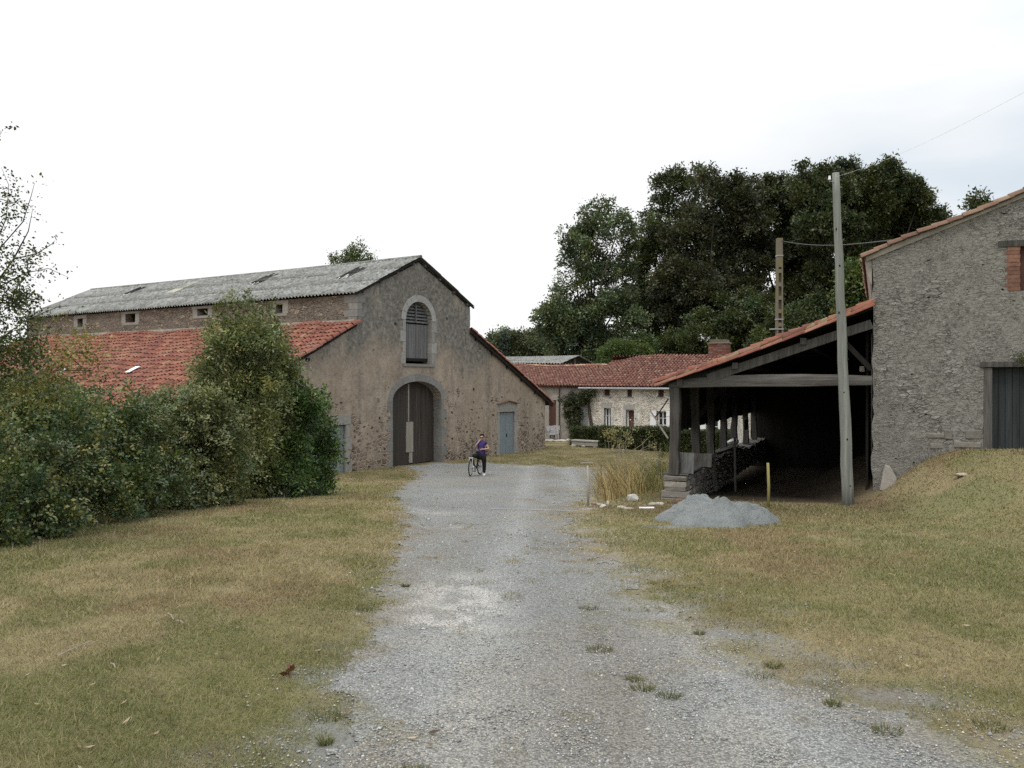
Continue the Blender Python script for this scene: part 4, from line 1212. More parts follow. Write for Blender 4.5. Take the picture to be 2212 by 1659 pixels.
    while d > -SHED_LEN:
        w = rnd.uniform(.22, .34); k = rnd.uniform(.5, 1.2); mb.col = (k, k, k)
        zb = FR.px(1469, 936)[1] - rnd.uniform(-.02, .03)
        gap = .16 if -1.0 < d < -.5 else rnd.choice((.004, .004, .02, .006))
        mb.box((T0 - .10, d, zb), (T0 - .13, d - w, zbeam + .05)); d -= w + gap
    mb.build("hung_boarding", M['timber_dark'], sh)
    # low rubble wall under the posts with plank capping
    zc = FR.px(1458, 1027)[1]
    mb = MB(FR); rnd = random.Random(8)
    _e = np.array([-1.78, -1.62, -1.50, -1.33, -1.22, -1.08, zc - .01]); rows = [(_e[k], _e[k + 1]) for k in range(6)]
    for r, (z0, z1) in enumerate(rows):
        d = .26 - .012 * r + rnd.uniform(-.03, .03); first = True
        while d > -SHED_LEN + .2:
            w = rnd.uniform(.22, .6)
            k = rnd.uniform(.50, .95) if d > -.3 else rnd.uniform(.34, .66); mb.col = (k, k * .94, k * .86)
            ww = .33 + .015 * (5 - r) + rnd.uniform(-.06, .05)
            step = 0 if d > -2.4 else -.05
            mb.box((T0 - ww + .10, d, z0 + .008), (T0 + ww, d - w + .012, z1 + step - .006), .024); d -= w; first = False
    mb.build("low_wall", M['granite'], sh, bevel=.025)
    for k, (d0, d1) in enumerate(((.05, -2.2), (-2.35, -4.6), (-4.8, -7.4), (-7.6, -10.5))):
        mb = MB(FR); mb.col = (.9, .9, .9); mb.box((T0 - .3, d0, zc + .012), (T0 + .36, d1, zc + .055), .015); mb.build("sill_plank", M['timber'], sh)
    return sh, T0, zc, zbeam

def lean_boards(T0, zc):
    """loose boards and bits standing on the shed's low wall"""
    def facing(px0, px1, y0, y1, d, col, mt, lean):
        t0, z1 = FR.px(px0, y0, d); t1, z0 = FR.px(px1, y1, d); b = MB(FR); b.col = col
        b.prism([(t0, d, z0), (t1, d, z0 - .02), (t1, d - lean, z1), (t0, d - lean, z1 - .01)], (0, -.025, 0)); return b.build("board", mt)
    tag(facing(1467, 1498, 978, 1022, -.18, (.62, .64, .65), M['door_grey'], .10), "square grey board standing between the first two shed posts", "board")
    tag(facing(1498.5, 1537, 979, 1008, -.55, (.7, .7, .7), M['timber'], .06), "long weathered plank on edge behind the square board, on the shed's low wall", "board")
    b = MB(FR); b.col = (1.2, 1.2, 1.2); b.beam((T0 + .30, -11.2, zc + .62), (T0 + .30, -11.2, zc + 1.02), .9, .02, (1, 0, 0))
    tag(b.build("board", M['board_pale']), "pale board nailed high at the far end of the post row", "board")
    b = MB(FR); b.rock((T0 + .25, -8.4, zc + .35), (.2, .22, .12), 4); tag(b.build("rag", M['white_paint'], smooth=True), "white cloth lying over planks deep in the shed", "cloth")
    for i, (d, o, r) in enumerate(((-2.75, .18, .07), (-3.9, .22, .09), (-5.3, .2, .08), (-6.2, .15, .1))):
        b = MB(FR); b.col = (.42, .40, .36); b.rock((T0 + o, d, zc + .05 + r * .6), r, 20 + i)
        tag(b.build("stone", M['stone'], smooth=True), ("small pale stone on the plank behind the second shed post", "round pale stone on the shed's plank sill by the third post",
             "pale stone on the sill between the third and fourth posts", "larger pale stone on the sill by the fourth post")[i], "stone", "stones on the shed sill")
    rnd = random.Random(12)
    for i, (d0, d1, o0, o1, h) in enumerate(((-2.2, -4.4, .42, .10, .09), (-2.9, -4.1, .12, .34, .16), (-4.7, -6.6, .36, .22, .10), (-5.2, -7.8, .10, .30, .18), (-7.2, -9.6, .34, .20, .12))):
        b = MB(FR); k = rnd.uniform(.6, 1.1); b.col = (k, k, k); b.beam((T0 + o0, d0, zc + h), (T0 + o1, d1, zc + h + rnd.uniform(-.02, .05)), rnd.uniform(.14, .24), .05, n=3, wob=.012)
        tag(b.build("plank", M['timber']), ("loose grey plank jutting out behind the square board on the shed's sill", "short plank lying across the jutting one, by the second post", "plank lying along the sill past the third post", "long plank stacked on the sill between the middle posts", "farthest plank on the sill, under the white cloth")[i], "plank", "planks stacked on the shed's sill")
    b = MB(FR); b.beam((T0 + .45, -3.6, gh(5.3, 26) + .0), (T0 + .30, -3.9, zc + .25), .13, .12, n=3, wob=.02); tag(b.build("stump_post", M['timber']), "short stub of post leaning against the inside of the shed's low wall", "stub post")
    b = MB(FR); b.tube([(T0 + 1.1, -3.2, gh(5.6, 25)), (T0 + 1.08, -3.2, gh(5.6, 25) + 1.6)], .035, 7, wob=.1); tag(b.build("prop", M['timber']), "thin upright prop standing inside the shed", "prop")
    b = MB(FR); b.beam((T0 - .14, .16, zc + 1.0), (T0 - .62, .2, zc + 1.72), .12, .03, n=3, wob=.01); tag(b.build("plank", M['board_pale']), "split plank hanging at a slant from the front shed post", "plank")
    b = MB(FR); b.tube([(T0 - .5, .2, zc + 1.52), (T0 - .3, .17, zc + 1.8), (T0 - .14, .15, zc + 2.05)], .018, 6); tag(b.build("stick", M['timber_dark']), "thin dark stick bracing the slanting plank on the front post", "stick")

# ------------------------------------------------------------------ farmhouse and its wing, the far hangar
HX = (1260 - CX) / FPX * 57.0
FH = Frame(HX, 57.0, 0.836, -0.5486)
FW = Frame(HX, 57.0, -0.836, 0.5486)
def q3(zx, zy): return 1080 + .2396 * zx, 674 + .2396 * zy
def build_farmhouse():
    up = Vector((0, 0, 1))
    h = thing("farmhouse", "low white-pointed stone farmhouse with red tiled roof behind the clipped hedge", "farmhouse", FH.w(5, -2, -2.36))
    L = FH.t(1572); ze = FH.px(*q3(1100, 680))[1]; zg = -2.6
    holes, specs = [], []
    def hole(x0, x1, y0, y1):
        t0, z1 = FH.px(*q3(x0, y0)); t1, z0 = FH.px(*q3(x1, y1)); holes.append([(t0, z0), (t0, z1), (t1, z1), (t1, z0)]); return t0, t1, z0, z1
    att = [hole(935, 990, 692, 755), hole(1143, 1190, 692, 765), hole(1423, 1477, 694, 766)]
    w1 = hole(938, 1000, 864, 1040); w2 = hole(1135, 1210, 880, 1075); w3 = hole(1413, 1500, 893, 1085)
    t4 = L - 1.35; holes.append([(t4, w3[2]), (t4, w3[3]), (t4 + .75, w3[3]), (t4 + .75, w3[2])])
    w4 = (t4, t4 + .75, w3[2], w3[3])
    wall(FH, [(0, zg), (0, ze), (L, ze), (L, zg)], holes, .5, "wall", M['white_rubble'], h)
    zr = ze + 1.95; dp = 4.6
    mb = MB(FH); mb.prism([(L, -.5, zg), (L, -.5, ze), (L, -dp, zr - .1), (L, -2 * dp, ze), (L, -2 * dp, zg)], (-.5, 0, 0)); mb.build("end_wall", M['white_rubble'], h)
    mb = MB(FH); mb.box((0, -2 * dp, zg), (L - .5, -2 * dp + .4, ze)); mb.build("back_wall", M['grey_render'], h)
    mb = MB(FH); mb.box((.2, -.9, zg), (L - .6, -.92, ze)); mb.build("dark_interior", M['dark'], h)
    for a in att:
        m = MB(FH); m.box((a[0], -.22, a[2]), (a[1], -.25, a[3])); w = m.build("attic_window", M['brown_door'], h)
        m = MB(FH); m.box((a[0] - .1, .02, a[2] - .08), (a[1] + .1, -.25, a[2] - .003)); m.build("sill", M['granite'], w)
    for i, a in enumerate((w1, w2, w3, w4)):
        c = (a[0] + a[1]) / 2
        m = MB(FH); m.box((a[0], -.30, a[2]), (a[1], -.32, a[3])); w = m.build("window", M['glass'] if i != 1 else M['brown_door'], h)
        m = MB(FH); f = .07
        m.box((a[0], -.25, a[2]), (a[0] + f, -.298, a[3])); m.box((a[1] - f, -.25, a[2]), (a[1], -.298, a[3])); m.box((a[0] + f, -.25, a[3] - f), (a[1] - f, -.298, a[3])); m.box((a[0] + f, -.25, a[2]), (a[1] - f, -.298, a[2] + f))
        if i != 1:
            m.box((c - .04, -.245, a[2] + f), (c + .04, -.298, a[3] - f))
            for q in ((.33, .66) if i >= 2 else (.58,)):
                z = a[2] + (a[3] - a[2]) * q; m.box((a[0] + f, -.26, z - .018), (c - .04, -.298, z + .018)); m.box((c + .04, -.26, z - .018), (a[1] - f, -.298, z + .018))
        m.build("window_frame", M['white_paint'], w)
        m = MB(FH); m.col = (1.15, 1.12, 1.1)
        if i < 2: m.box((a[0] - .18, .02, a[3] + .003), (a[1] + .06, -.25, a[3] + .34), .008)
        m.col = (1.7, 1.68, 1.65)
        m.box((a[0] - .2, .016, a[2]), (a[0], -.24, a[3])); m.box((a[1], .016, a[2]), (a[1] + .2, -.24, a[3])); m.box((a[0] - .22, .05, a[2] - .12), (a[1] + .22, -.24, a[2] - .003))
        m.build("surround", M['granite'], w)
        if i >= 2:
            for s in (0, 1):
                m = MB(FH)
                x0, x1 = (a[0] - .42, a[0] - .02) if s == 0 else (a[1] + .02, a[1] + .42)
                m.box((x0, .03, a[2]), (x1, .065, a[3]))
                for q in (.15, .8): z = a[2] + (a[3] - a[2]) * q; m.box((x0, .065, z - .03), (x1, .085, z + .03))
                m.build("shutter", M['white_paint'], w)
    # roof with a sagging, humped slope
    O = FH.w(-.15, .35, ze + .02); D = (-FH.n * dp + up * (zr - ze)).normalized(); H = math.hypot(dp + .35, (zr - ze) * (1 + .35 / dp))
    wp = lambda u, v: -.16 * sstep(2.4, 0, u) * sstep(.5, 3.5, v) * 2.2 + .05 * np.sin(u * 1.2) * np.sin(v * .7)
    canal_roof("tiled_roof", M['tile_old'], h, O, FH.u, D, L + .4, H, OLD, (4, 4, 2, 3, 1), seed=21, warp=wp, pitch=.23)
    O = FH.w(-.15, -2 * dp - .3, ze + .02); D2 = (FH.n * dp + up * (zr - ze)).normalized()
    canal_roof("tiled_roof", M['tile_old'], h, O, FH.u, D2, L + .4, H, OLD, (4, 4, 2, 3, 1), seed=22, pitch=.25)
    pts = [FH.w(-.1 + (L + .3) * k / 12, -dp, zr + .06 - .34 * float(sstep(2.4, 0, (L + .3) * k / 12)) + .03 * math.sin(k * 1.7)) for k in range(13)]
    ridge_tiles("ridge_tile", M['tile_old'], h, pts, .13, ((.36, .2, .12), (.42, .28, .18), (.28, .13, .09)))
    # gutter and downpipe
    m = MB(FH); m.tube([(-.15, .40, ze - .06), (L + .2, .40, ze - .06)], .065, 8); m.build("gutter", M['grey_paint'], h)
    m = MB(FH); m.tube([(.42, .38, ze - .1), (.35, .06, ze - .35), (.32, .06, -2.3)], .05, 8); m.build("downpipe", M['grey_paint'], h)
    # chimney
    cx = FH.t(1554, -dp) ; c = MB(FH); z0, z1 = zr - .5, FH.px(1554, 738, -dp)[1]
    z = z0; i = 0
    while z < z1 - .2:
        d = 0
        for k in range(4):
            t = random.uniform(.8, 1.2); c.col = (.20 * t, .085 * t, .065 * t) if random.random() > .25 else (.2 * t, .17 * t, .15 * t)
            x0 = cx - .62 + k * .31 - (.0); c.box((x0 + .004, -dp + .38, z + .004), (x0 + .306, -dp - .38, z + .096))
        z += .1; i += 1
    ch = c.build("chimney", M['brick'], h)
    c = MB(FH); c.col = (.5, .42, .34); c.box((cx - .68, -dp + .44, z + .003), (cx + .68, -dp - .44, z + .09)); c.col = (.42, .35, .26); c.box((cx - .56, -dp + .34, z + .093), (cx + .56, -dp - .34, z + .26), .03); c.build("chimney_cap", M['granite'], ch, bevel=.02)
    return h, ze

def build_wing(ze):
    up = Vector((0, 0, 1))
    h = thing("farmhouse_wing", "grey rendered outbuilding with brown plank door and wavy red roof, between barn and farmhouse", "outbuilding", FW.w(4, -2, -2.36))
    L = 13.0; zg = -2.6; z0 = ze + .02; z1 = ze + .28
    t0, zt = FW.px(*q3(507, 795)); t1, zb = FW.px(*q3(443, 1098))
    zb = -2.36
    wall(FW, [(0.02, zg), (0.02, z0 - .06), (L, z1 - .06), (L, zg)], [[(t0, zb), (t0, zt), (t1, zt), (t1, zb)]], .5, "wall", M['grey_render'], h)
    m = MB(FW); planks(m, t0, t1, zb, zt, -.12, .05, .2); d = m.build("plank_door", M['brown_door'], h)
    m = MB(FW); m.col = (1, .92, .85); m.box((t0 - .2, .02, zb), (t0, -.2, zt)); m.box((t1, .02, zb), (t1 + .25, -.2, zt)); m.box((t0 - .3, .03, zt + .003), (t1 + .3, -.2, zt + .22)); m.build("door_surround", M['granite'], d)
    zr = ze + 1.40; dp = 4.3
    m = MB(FW); m.prism([(0.02, -.5, zg), (0.02, -.5, z0), (0.02, -dp, zr - .15), (0.02, -2 * dp, z0), (0.02, -2 * dp, zg)], (.4, 0, 0)); m.box((0.1, -2 * dp, zg), (L, -2 * dp + .4, z0)); m.build("back_wall", M['grey_render'], h)
    O = FW.w(-.1, .32, z0); O2 = FW.w(L, .32, z1); U = (O2 - O).normalized()
    R0 = FW.w(-.1, -dp, zr); D = (R0 - O); D = D - U * D.dot(U); H = D.length; D.normalize()
    wp = lambda u, v: .06 * np.sin(u * .8 + .8) * sstep(0, 3, v) + .03 * np.sin(u * 1.9)
    canal_roof("tiled_roof", M['tile_old'], h, O, U, D, L, H, OLD, (4, 4, 2.4, 2, 1.4), seed=31, warp=wp, pitch=.23)
    O = FW.w(-.1, -2 * dp - .3, z0); D2 = (FW.n * dp + up * (zr - ze)).normalized()
    canal_roof("tiled_roof", M['tile_old'], h, O, U, D2, L, H, OLD, (4, 4, 2, 3, 1), seed=32, pitch=.25)
    pts = [FW.w(-.1 + L * k / 10, -dp, zr + .07 + .02 * k + .06 * math.sin(L * k / 10 * .8 + .8)) for k in range(11)]
    ridge_tiles("ridge_tile", M['tile_old'], h, pts, .13, ((.42, .28, .18), (.48, .36, .25), (.32, .16, .1)))
    t, _ = FW.px(*q3(540, 800)); m = MB(FW); m.tube([(t, .06, z0 - .1), (t, .06, -2.3)], .04, 6); m.build("downpipe", M['timber'], h)
    # white plank standing by the climber
    t, za = FW.px(*q3(757, 845)); m = MB(FW); m.box((t - .18, .1, -2.35), (t + .22, .05, za)); m.build("pale_post", M['grey_paint'], h)
    return h

def build_hangar():
    up = Vector((0, 0, 1))
    F = Frame((1185 - CX) / FPX * 70, 70, .548, .836)
    h = thing("far_hangar", "open farm hangar with pale corrugated roof, behind the red-roofed outbuilding", "hangar", F.w(4.5, 0, -2.3))
    te, ze = F.px(1298, 794); tm, za = F.px(1250, 768.6); z0 = F.px(1185, 798.6)[1]
    ze = (ze + z0) / 2; tm = te / 2
    s = (za - ze) / tm; hl = math.hypot(tm + .2, (tm + .2) * s)
    corrugated("corrugated_roof", h, F.w(-.2, .3, ze - .2 * s), -F.n, (F.u + up * s).normalized(), 20, hl, rows=3, seed=8)
    corrugated("corrugated_roof", h, F.w(te + .2, .3, ze - .2 * s), -F.n, (-F.u + up * s).normalized(), 20, hl, rows=3, seed=9)
    m = MB(F); m.box((-.05, -.4, -2.6), (.1, -19, ze - .15)); m.box((te - .1, -.4, -2.6), (te + .05, -19, ze - .15)); m.box((.1, -18.6, -2.6), (te - .1, -19, ze)); m.build("wall", M['timber_dark'], h)
    for t in (.1, tm * .96, te - .1):
        m = MB(F); m.box((t - .14, .0, -2.6), (t + .14, -.25, ze + s * min(t, te - t) - .12)); m.build("post", M['timber'], h)
    for a, b_ in (((0, 0, ze - .15), (tm, 0, za - .12)), ((te, 0, ze - .15), (tm, 0, za - .12)), ((0, 0, ze - .1), (te, 0, ze - .1))):
        m = MB(F); m.beam(a, b_, .1, .2); m.build("truss_beam", M['timber_dark'], h)
    # brighter patch of newer sheet
    N = (F.u * -s + up).normalized(); D = (F.u + up * s).normalized()
    c = F.w(-.2, .3, ze - .2 * s) - F.n * 3.2 + D * 1.2
    m = MB(); m.beam(c - D * .9 + N * .045, c + D * .7 + N * .045, 3.6, .012, N); m.build("pale_sheet", M['grey_paint'], h)

# ------------------------------------------------------------------ foliage
def leaves(name, parent, tw, per, size, pal, wts, mat, rs, spread=2.4, up=0.35, wid=0.5, fold=0.0):
    """tw: (n,6) twig origin and direction (length = twig length). Leaves set along every twig."""
    n = len(tw)
    o = np.repeat(tw[:, :3], per, 0); d = np.repeat(tw[:, 3:], per, 0); N_ = n * per
    t = rs.rand(N_, 1) ** .8
    p = o + d * t + rs.normal(0, 1, (N_, 3)) * size * spread * .26
    dn = d / (np.linalg.norm(d, axis=1, keepdims=True) + 1e-6)
    tn = rs.normal(0, 1, (n, 3)) * .75; tn[:, 2] += .55 + up; tn = np.repeat(tn, per, 0)      # a spray's leaves lie roughly in one plane
    tn -= dn * (tn * dn).sum(1, keepdims=True); tn /= np.linalg.norm(tn, axis=1, keepdims=True) + 1e-6
    side = np.cross(tn, dn) * np.where(rs.rand(N_, 1) < .5, 1, -1)
    ax = dn * .55 + side * .8 + rs.normal(0, .28, (N_, 3)); ax[:, 2] -= .12; ax /= np.linalg.norm(ax, axis=1, keepdims=True) + 1e-6
    nr = tn + rs.normal(0, .30, (N_, 3))
    sd = np.cross(ax, nr); sd /= np.linalg.norm(sd, axis=1, keepdims=True) + 1e-6
    L = size * rs.uniform(.6, 1.35, (n * per, 1)); W = L * wid * rs.uniform(.7, 1.2, (n * per, 1))
    V = np.stack([p, p + ax * L * .45 + sd * W * .5, p + ax * L, p + ax * L * .45 - sd * W * .5], 1)
    pal = np.array(pal); k = rs.choice(len(pal), n, p=np.array(wts) / sum(wts))
    tc = pal[k] * rs.uniform(.75, 1.25, (n, 1))
    global CLUMP
    if CLUMP is not None:
        g = np.ones((n, 3)); g[:min(n, len(CLUMP))] = CLUMP[:n]; tc = tc * g; CLUMP = None
    c = np.repeat(tc, per, 0) * rs.uniform(.8, 1.2, (n * per, 1))
    c = np.repeat(np.clip(c, .004, 1), 4, 0)
    return np_mesh(name, V.reshape(-1, 3), np.arange(n * per * 4).reshape(-1, 4), mat, parent, c)

def blob_twigs(blobs, n, rs, L=.5, shell=.55, rough=.35, upb=.25, floor=None, sub=11, ss=.40, swell=0.0):
    """twigs spread through irregular clumps that are themselves made of smaller clumps; blobs (x,y,z,r)"""
    B = np.array(blobs, float)
    if swell:
        e = rs.uniform(-1, 1, (len(B), 1)); B[:, :2] *= 1 - swell * e / np.linalg.norm(B[:, :2], axis=1, keepdims=True); B[:, 3] *= rs.uniform(.82, 1.1, len(B))
    S_ = []
    for x, y, z, r in B:
        m = max(4, int(rs.poisson(sub)))
        d = rs.normal(0, 1, (m, 3)); d /= np.linalg.norm(d, axis=1, keepdims=True)
        q = r * rs.uniform(.45, 1.0, (m, 1)) * (1 + rough * rs.normal(0, .35, (m, 1)))
        S_.append(np.concatenate([np.array((x, y, z)) + d * q, r * ss * rs.uniform(.55, 1.35, (m, 1))], 1))
    B = np.concatenate(S_)
    w = B[:, 3] ** 2 * rs.uniform(.6, 1.3, len(B)); k = rs.choice(len(B), n, p=w / w.sum())
    d = rs.normal(0, 1, (n, 3)); d[:, 2] += .25; d /= np.linalg.norm(d, axis=1, keepdims=True)
    lump = 0
    for q in range(3):
        v = rs.normal(0, 1, (len(B), 3)); ph = rs.uniform(0, 6.28, len(B)); f = (2.2, 3.6, 5.9)[q]
        lump = lump + np.sin((d * v[k]).sum(1) * f + ph[k]) * (1, .8, .6)[q]
    r = B[k, 3] * (rs.rand(n) ** shell) * (1 + rough * lump / 1.8)
    p = B[k, :3] + d * r[:, None] * np.array((1, 1, .75))
    dr = d + rs.normal(0, .5, (n, 3)); dr[:, 2] += upb
    dr /= np.linalg.norm(dr, axis=1, keepdims=True)
    tw = np.concatenate([p, dr * L * rs.uniform(.5, 1.3, (n, 1))], 1)
    if floor is not None:
        tw[:, 2] = np.maximum(tw[:, 2], ground_h(tw[:, 0], tw[:, 1]) + floor)
    global CLUMP
    hue = rs.uniform(-1, 1, (len(B), 1)); CLUMP = (rs.uniform(.68, 1.38, (len(B), 1)) * (1 + hue * np.array((.17, .07, -.08))))[k]
    return tw
CLUMP = None

def limbs(parent, base, tips, r0, seed, trunk_h=.45, name="trunk", mat=None):
    rnd = random.Random(seed); base = Vector(base)
    mb = MB()
    top = Vector((0, 0, 0))
    for t in tips: top += Vector(t)
    top /= len(tips)
    fork = base.lerp(Vector((top.x, top.y, top.z)), trunk_h)
    mb.tube([base - Vector((0, 0, .2)), base.lerp(fork, .35) + Vector((rnd.uniform(-.1, .1), 0, 0)), fork], [r0, r0 * .82, r0 * .66], 9, wob=.05)
    tr = mb.build(name, mat or M['bark'], parent, smooth=True)
    mb = MB()
    for t in tips:
        t = Vector(t); m = fork.lerp(t, .5) + Vector((rnd.uniform(-.4, .4), rnd.uniform(-.4, .4), rnd.uniform(.0, .5))) * (t - fork).length * .2
        mb.tube([fork - Vector((0, 0, r0 * .5)), m, t], [r0 * .5, r0 * .3, r0 * .08], 6)
    mb.build("limb", mat or M['bark'], parent, smooth=True)
    return tr

OAK = [(.044, .062, .026), (.064, .086, .034), (.090, .112, .044), (.054, .056, .030)]
BRN = [(.048, .050, .029), (.060, .057, .033), (.074, .080, .040), (.040, .052, .030)]
LIT = [(.085, .118, .036), (.062, .095, .030), (.105, .13, .045)]

def tree(name, label, blobs, z, n, size, pal, wts, seed, dz=2.0, trunk=None, group=None, r0=.35, L=.45, shell=.5, rough=.3, cat="tree", base_y=None, per=9):
    rs = np.random.RandomState(seed)
    B = []
    if 55 < z < 100:
        z += 14; blobs = [(a, b_ + 7, r) for a, b_, r in blobs]
    for px, py, r in blobs:
        zz = z + rs.uniform(-dz, dz); p = pt(px, py, zz); B.append((p.x, p.y, p.z, 1.05 * r * z / FPX))
    tx = trunk if trunk is not None else sum(b[0] for b in blobs) / len(blobs)
    bp = pt(tx, 900, z); bp.z = gh(bp.x, z)
    t = thing(name, label, cat, bp, group)
    limbs(t, bp, [b[:3] for b in B], r0, seed, .5)
    leaves("crown", t, blob_twigs(B, int(n * 2.1), rs, L, shell, rough, sub=17, ss=.30), per, size * .9, pal, wts, M['leaf'], rs)
    return t

def build_trees():
    G = "tall trees standing behind the farmhouse"
    tree("oak_tree", "leftmost tall oak, blue-green and loose, over the far hangar",
         [(1300, 462, 32), (1262, 482, 34), (1338, 480, 32), (1238, 518, 28), (1362, 512, 24), (1290, 525, 46), (1250, 560, 38), (1335, 575, 45), (1228, 610, 42), (1290, 620, 62), (1338, 650, 42), (1208, 660, 42), (1175, 690, 26), (1250, 690, 60), (1310, 710, 65), (1215, 715, 45), (1360, 715, 50), (1280, 760, 60), (1230, 760, 40)],
         72, 4300, .34, [(.06, .088, .045), (.085, .115, .055), (.115, .142, .062), (.07, .085, .045)], (3, 4, 3, 1.5), 101, group=G, trunk=1292, per=7)
    tree("oak_tree", "tall thin-crowned oak with sky showing through its top, second from the left",
         [(1478, 376, 32), (1440, 392, 28), (1512, 384, 28), (1425, 440, 30), (1470, 440, 38), (1505, 450, 36), (1400, 480, 26), (1440, 500, 40), (1405, 530, 30), (1440, 570, 50), (1400, 600, 44), (1385, 660, 50), (1420, 690, 55)],
         78, 3400, .34, OAK, (3, 4, 3, 2), 102, group=G, trunk=1440, per=7)
    tree("maple_tree", "bronze-tinted bushy tree in the middle of the wood",
         [(1580, 395, 40), (1545, 420, 40), (1612, 425, 42), (1530, 480, 56), (1595, 480, 60), (1480, 530, 52), (1545, 550, 68), (1610, 560, 66), (1470, 610, 60), (1530, 640, 70), (1600, 650, 70), (1420, 640, 40), (1470, 690, 55)],
         72, 7200, .34, BRN + OAK[:1], (4, 4, 3, 3, 2), 103, group=G, trunk=1550)
    tree("maple_tree", "dark green broad tree between the bronze tree and the wooden pole",
         [(1655, 412, 34), (1705, 408, 36), (1690, 450, 46), (1650, 490, 48), (1730, 450, 42), (1700, 530, 62), (1750, 520, 56), (1670, 590, 66), (1740, 610, 70), (1700, 670, 70), (1790, 650, 60)],
         75, 5600, .34, OAK + BRN[:2], (4, 4, 2, 2, 2, 2), 104, group=G, trunk=1705)
    tree("maple_tree", "tallest and widest tree, its crown rising behind the wooden pole",
         [(1745, 395, 34), (1790, 375, 30), (1830, 365, 26), (1808, 410, 46), (1860, 410, 46), (1915, 410, 46), (1960, 400, 30), (1985, 425, 28), (1840, 470, 62), (1910, 470, 66), (1970, 470, 42), (2005, 475, 30), (2030, 470, 16), (1780, 470, 56), (1800, 550, 70), (1880, 550, 74), (1950, 540, 56), (1850, 620, 70), (2010, 500, 24)],
         66, 9500, .32, OAK + BRN[:1], (4, 4, 2.5, 2, 2), 105, group=G, trunk=1860)
    tree("bush", "dark shrub mass beneath the bronze tree, above the farmhouse roof",
         [(1560, 690, 55), (1510, 720, 50), (1600, 720, 45), (1470, 750, 40), (1640, 690, 50), (1620, 740, 40)], 66, 3000, .28, OAK, (4, 4, 2, 1), 106, r0=.15, group="shrubs above the roofs", cat="bush", dz=1)
    tree("bush", "dark low tree beside the concrete pole",
         [(1720, 690, 50), (1690, 720, 40), (1760, 680, 50), (1650, 750, 30)], 60, 2000, .26, OAK, (4, 4, 2, 1), 107, r0=.15, group="shrubs above the roofs", cat="bush", dz=1)
    tree("bush", "lighter green rounded shrub just above the roofs, right of the hangar",
         [(1340, 778, 34), (1310, 785, 26), (1375, 780, 30), (1340, 760, 20)], 66, 1900, .22, LIT, (3, 3, 2), 108, r0=.1, group="shrubs above the roofs", cat="bush", dz=.6, L=.7)
    tree("bush", "olive leafy shrub above the middle of the farmhouse roof",
         [(1450, 755, 34), (1490, 765, 30), (1420, 770, 26), (1400, 750, 40)], 68, 1700, .24, LIT + OAK[1:2], (2, 3, 1, 3), 109, r0=.1, group="shrubs above the roofs", cat="bush", dz=.6, L=.7)
    tree("ash_tree", "light green young tree in the gap between wooden pole and stone building",
         [(1850, 612, 26), (1870, 640, 28), (1840, 660, 24), (1865, 590, 16)], 44, 900, .22, LIT, (3, 3, 2), 110, r0=.1, dz=.5, L=.6)
    tree("birch_tree", "treetop showing over the barn's ridge",
         [(748, 558, 16), (770, 545, 15), (797, 555, 14), (722, 557, 9), (775, 527, 8), (760, 585, 34)], 74, 520, .26, LIT + OAK[1:3], (2, 3, 1, 2, 2), 111, r0=.15, dz=.6, L=.7, per=7)
    tree("oak_tree", "small treetop peeping over the stone building's verge",
         [(2112, 428, 9), (2101, 445, 8), (2128, 440, 7), (2118, 466, 16)], 50, 110, .22, OAK, (3, 4, 3, 2), 112, r0=.1, dz=.3, L=.5, per=7)
    Gd = "far trees on the rise"
    D = [(.085, .105, .06), (.07, .092, .052), (.10, .115, .065)]
    for i, (bl, lab) in enumerate((
            ([(1068, 762, 24), (1052, 770, 18)], "far tree right beside the barn's lean-to verge"),
            ([(1092, 748, 20), (1110, 738, 16), (1098, 762, 28)], "far round tree in the middle of the rise"),
            ([(1138, 750, 28), (1122, 760, 22), (1150, 762, 22)], "broadest of the far round trees"),
            ([(1168, 745, 22), (1180, 755, 26)], "far tree nearest the tall oaks"),
            ([(1035, 770, 26), (1060, 775, 22)], "lowest far bush behind the barn's verge"))):
        tree("far_tree", lab, bl, 150, 900, .5, D, (1, 1, 1), 120 + i, dz=2, r0=.3, group=Gd, L=1.2)
    rs = np.random.RandomState(130); p = pt(1090, 760, 146); p.z = gh(p.x, p.y)
    t = thing("fir_tree", "small pointed far conifer among the round trees", "tree", p, Gd)
    m = MB(); zt = pt(1090, 716, 146).z; m.tube([p, (p.x, p.y, zt)], [.25, .04], 6); m.build("trunk", M['bark'], t)
    hh = rs.rand(700); a = rs.uniform(0, 6.28, 700); rr = (1 - hh) * 1.5 * rs.rand(700) ** .4
    tw = np.stack([p.x + np.cos(a) * rr, p.y + np.sin(a) * rr, p.z + 1 + hh * (zt - p.z - 1), np.cos(a) * .5, np.sin(a) * .5, -.2 + 0 * a], 1)
    leaves("crown", t, tw, 6, .35, [(.05, .07, .05)], (1,), M['leaf'], rs)

def W(px, py, z, r): 
    p = pt(px, py, z); return (p.x, p.y, p.z, r * z / FPX)

def canes(rs, blobs, n, L, arch=.5):
    """long shoots that leave the surface of the clumps and arch over"""
    B = np.array(blobs); k = rs.choice(len(B), n, p=B[:, 3] ** 2 / (B[:, 3] ** 2).sum())
    d = rs.normal(0, 1, (n, 3)); d[:, 2] = np.abs(d[:, 2]) + .3; d /= np.linalg.norm(d, axis=1, keepdims=True)
    out = []
    for i in range(n):
        p = B[k[i], :3] + d[i] * B[k[i], 3] * .85; v = d[i] * L * rs.uniform(.5, 1.2); pts = []
        for q in range(5):
            a = p + v * (q / 5) + np.array((0, 0, -arch * L * (q / 5) ** 2)); b = p + v * ((q + 1) / 5) + np.array((0, 0, -arch * L * ((q + 1) / 5) ** 2))
            out.append(np.concatenate([a, b - a]))
    return np.array(out)

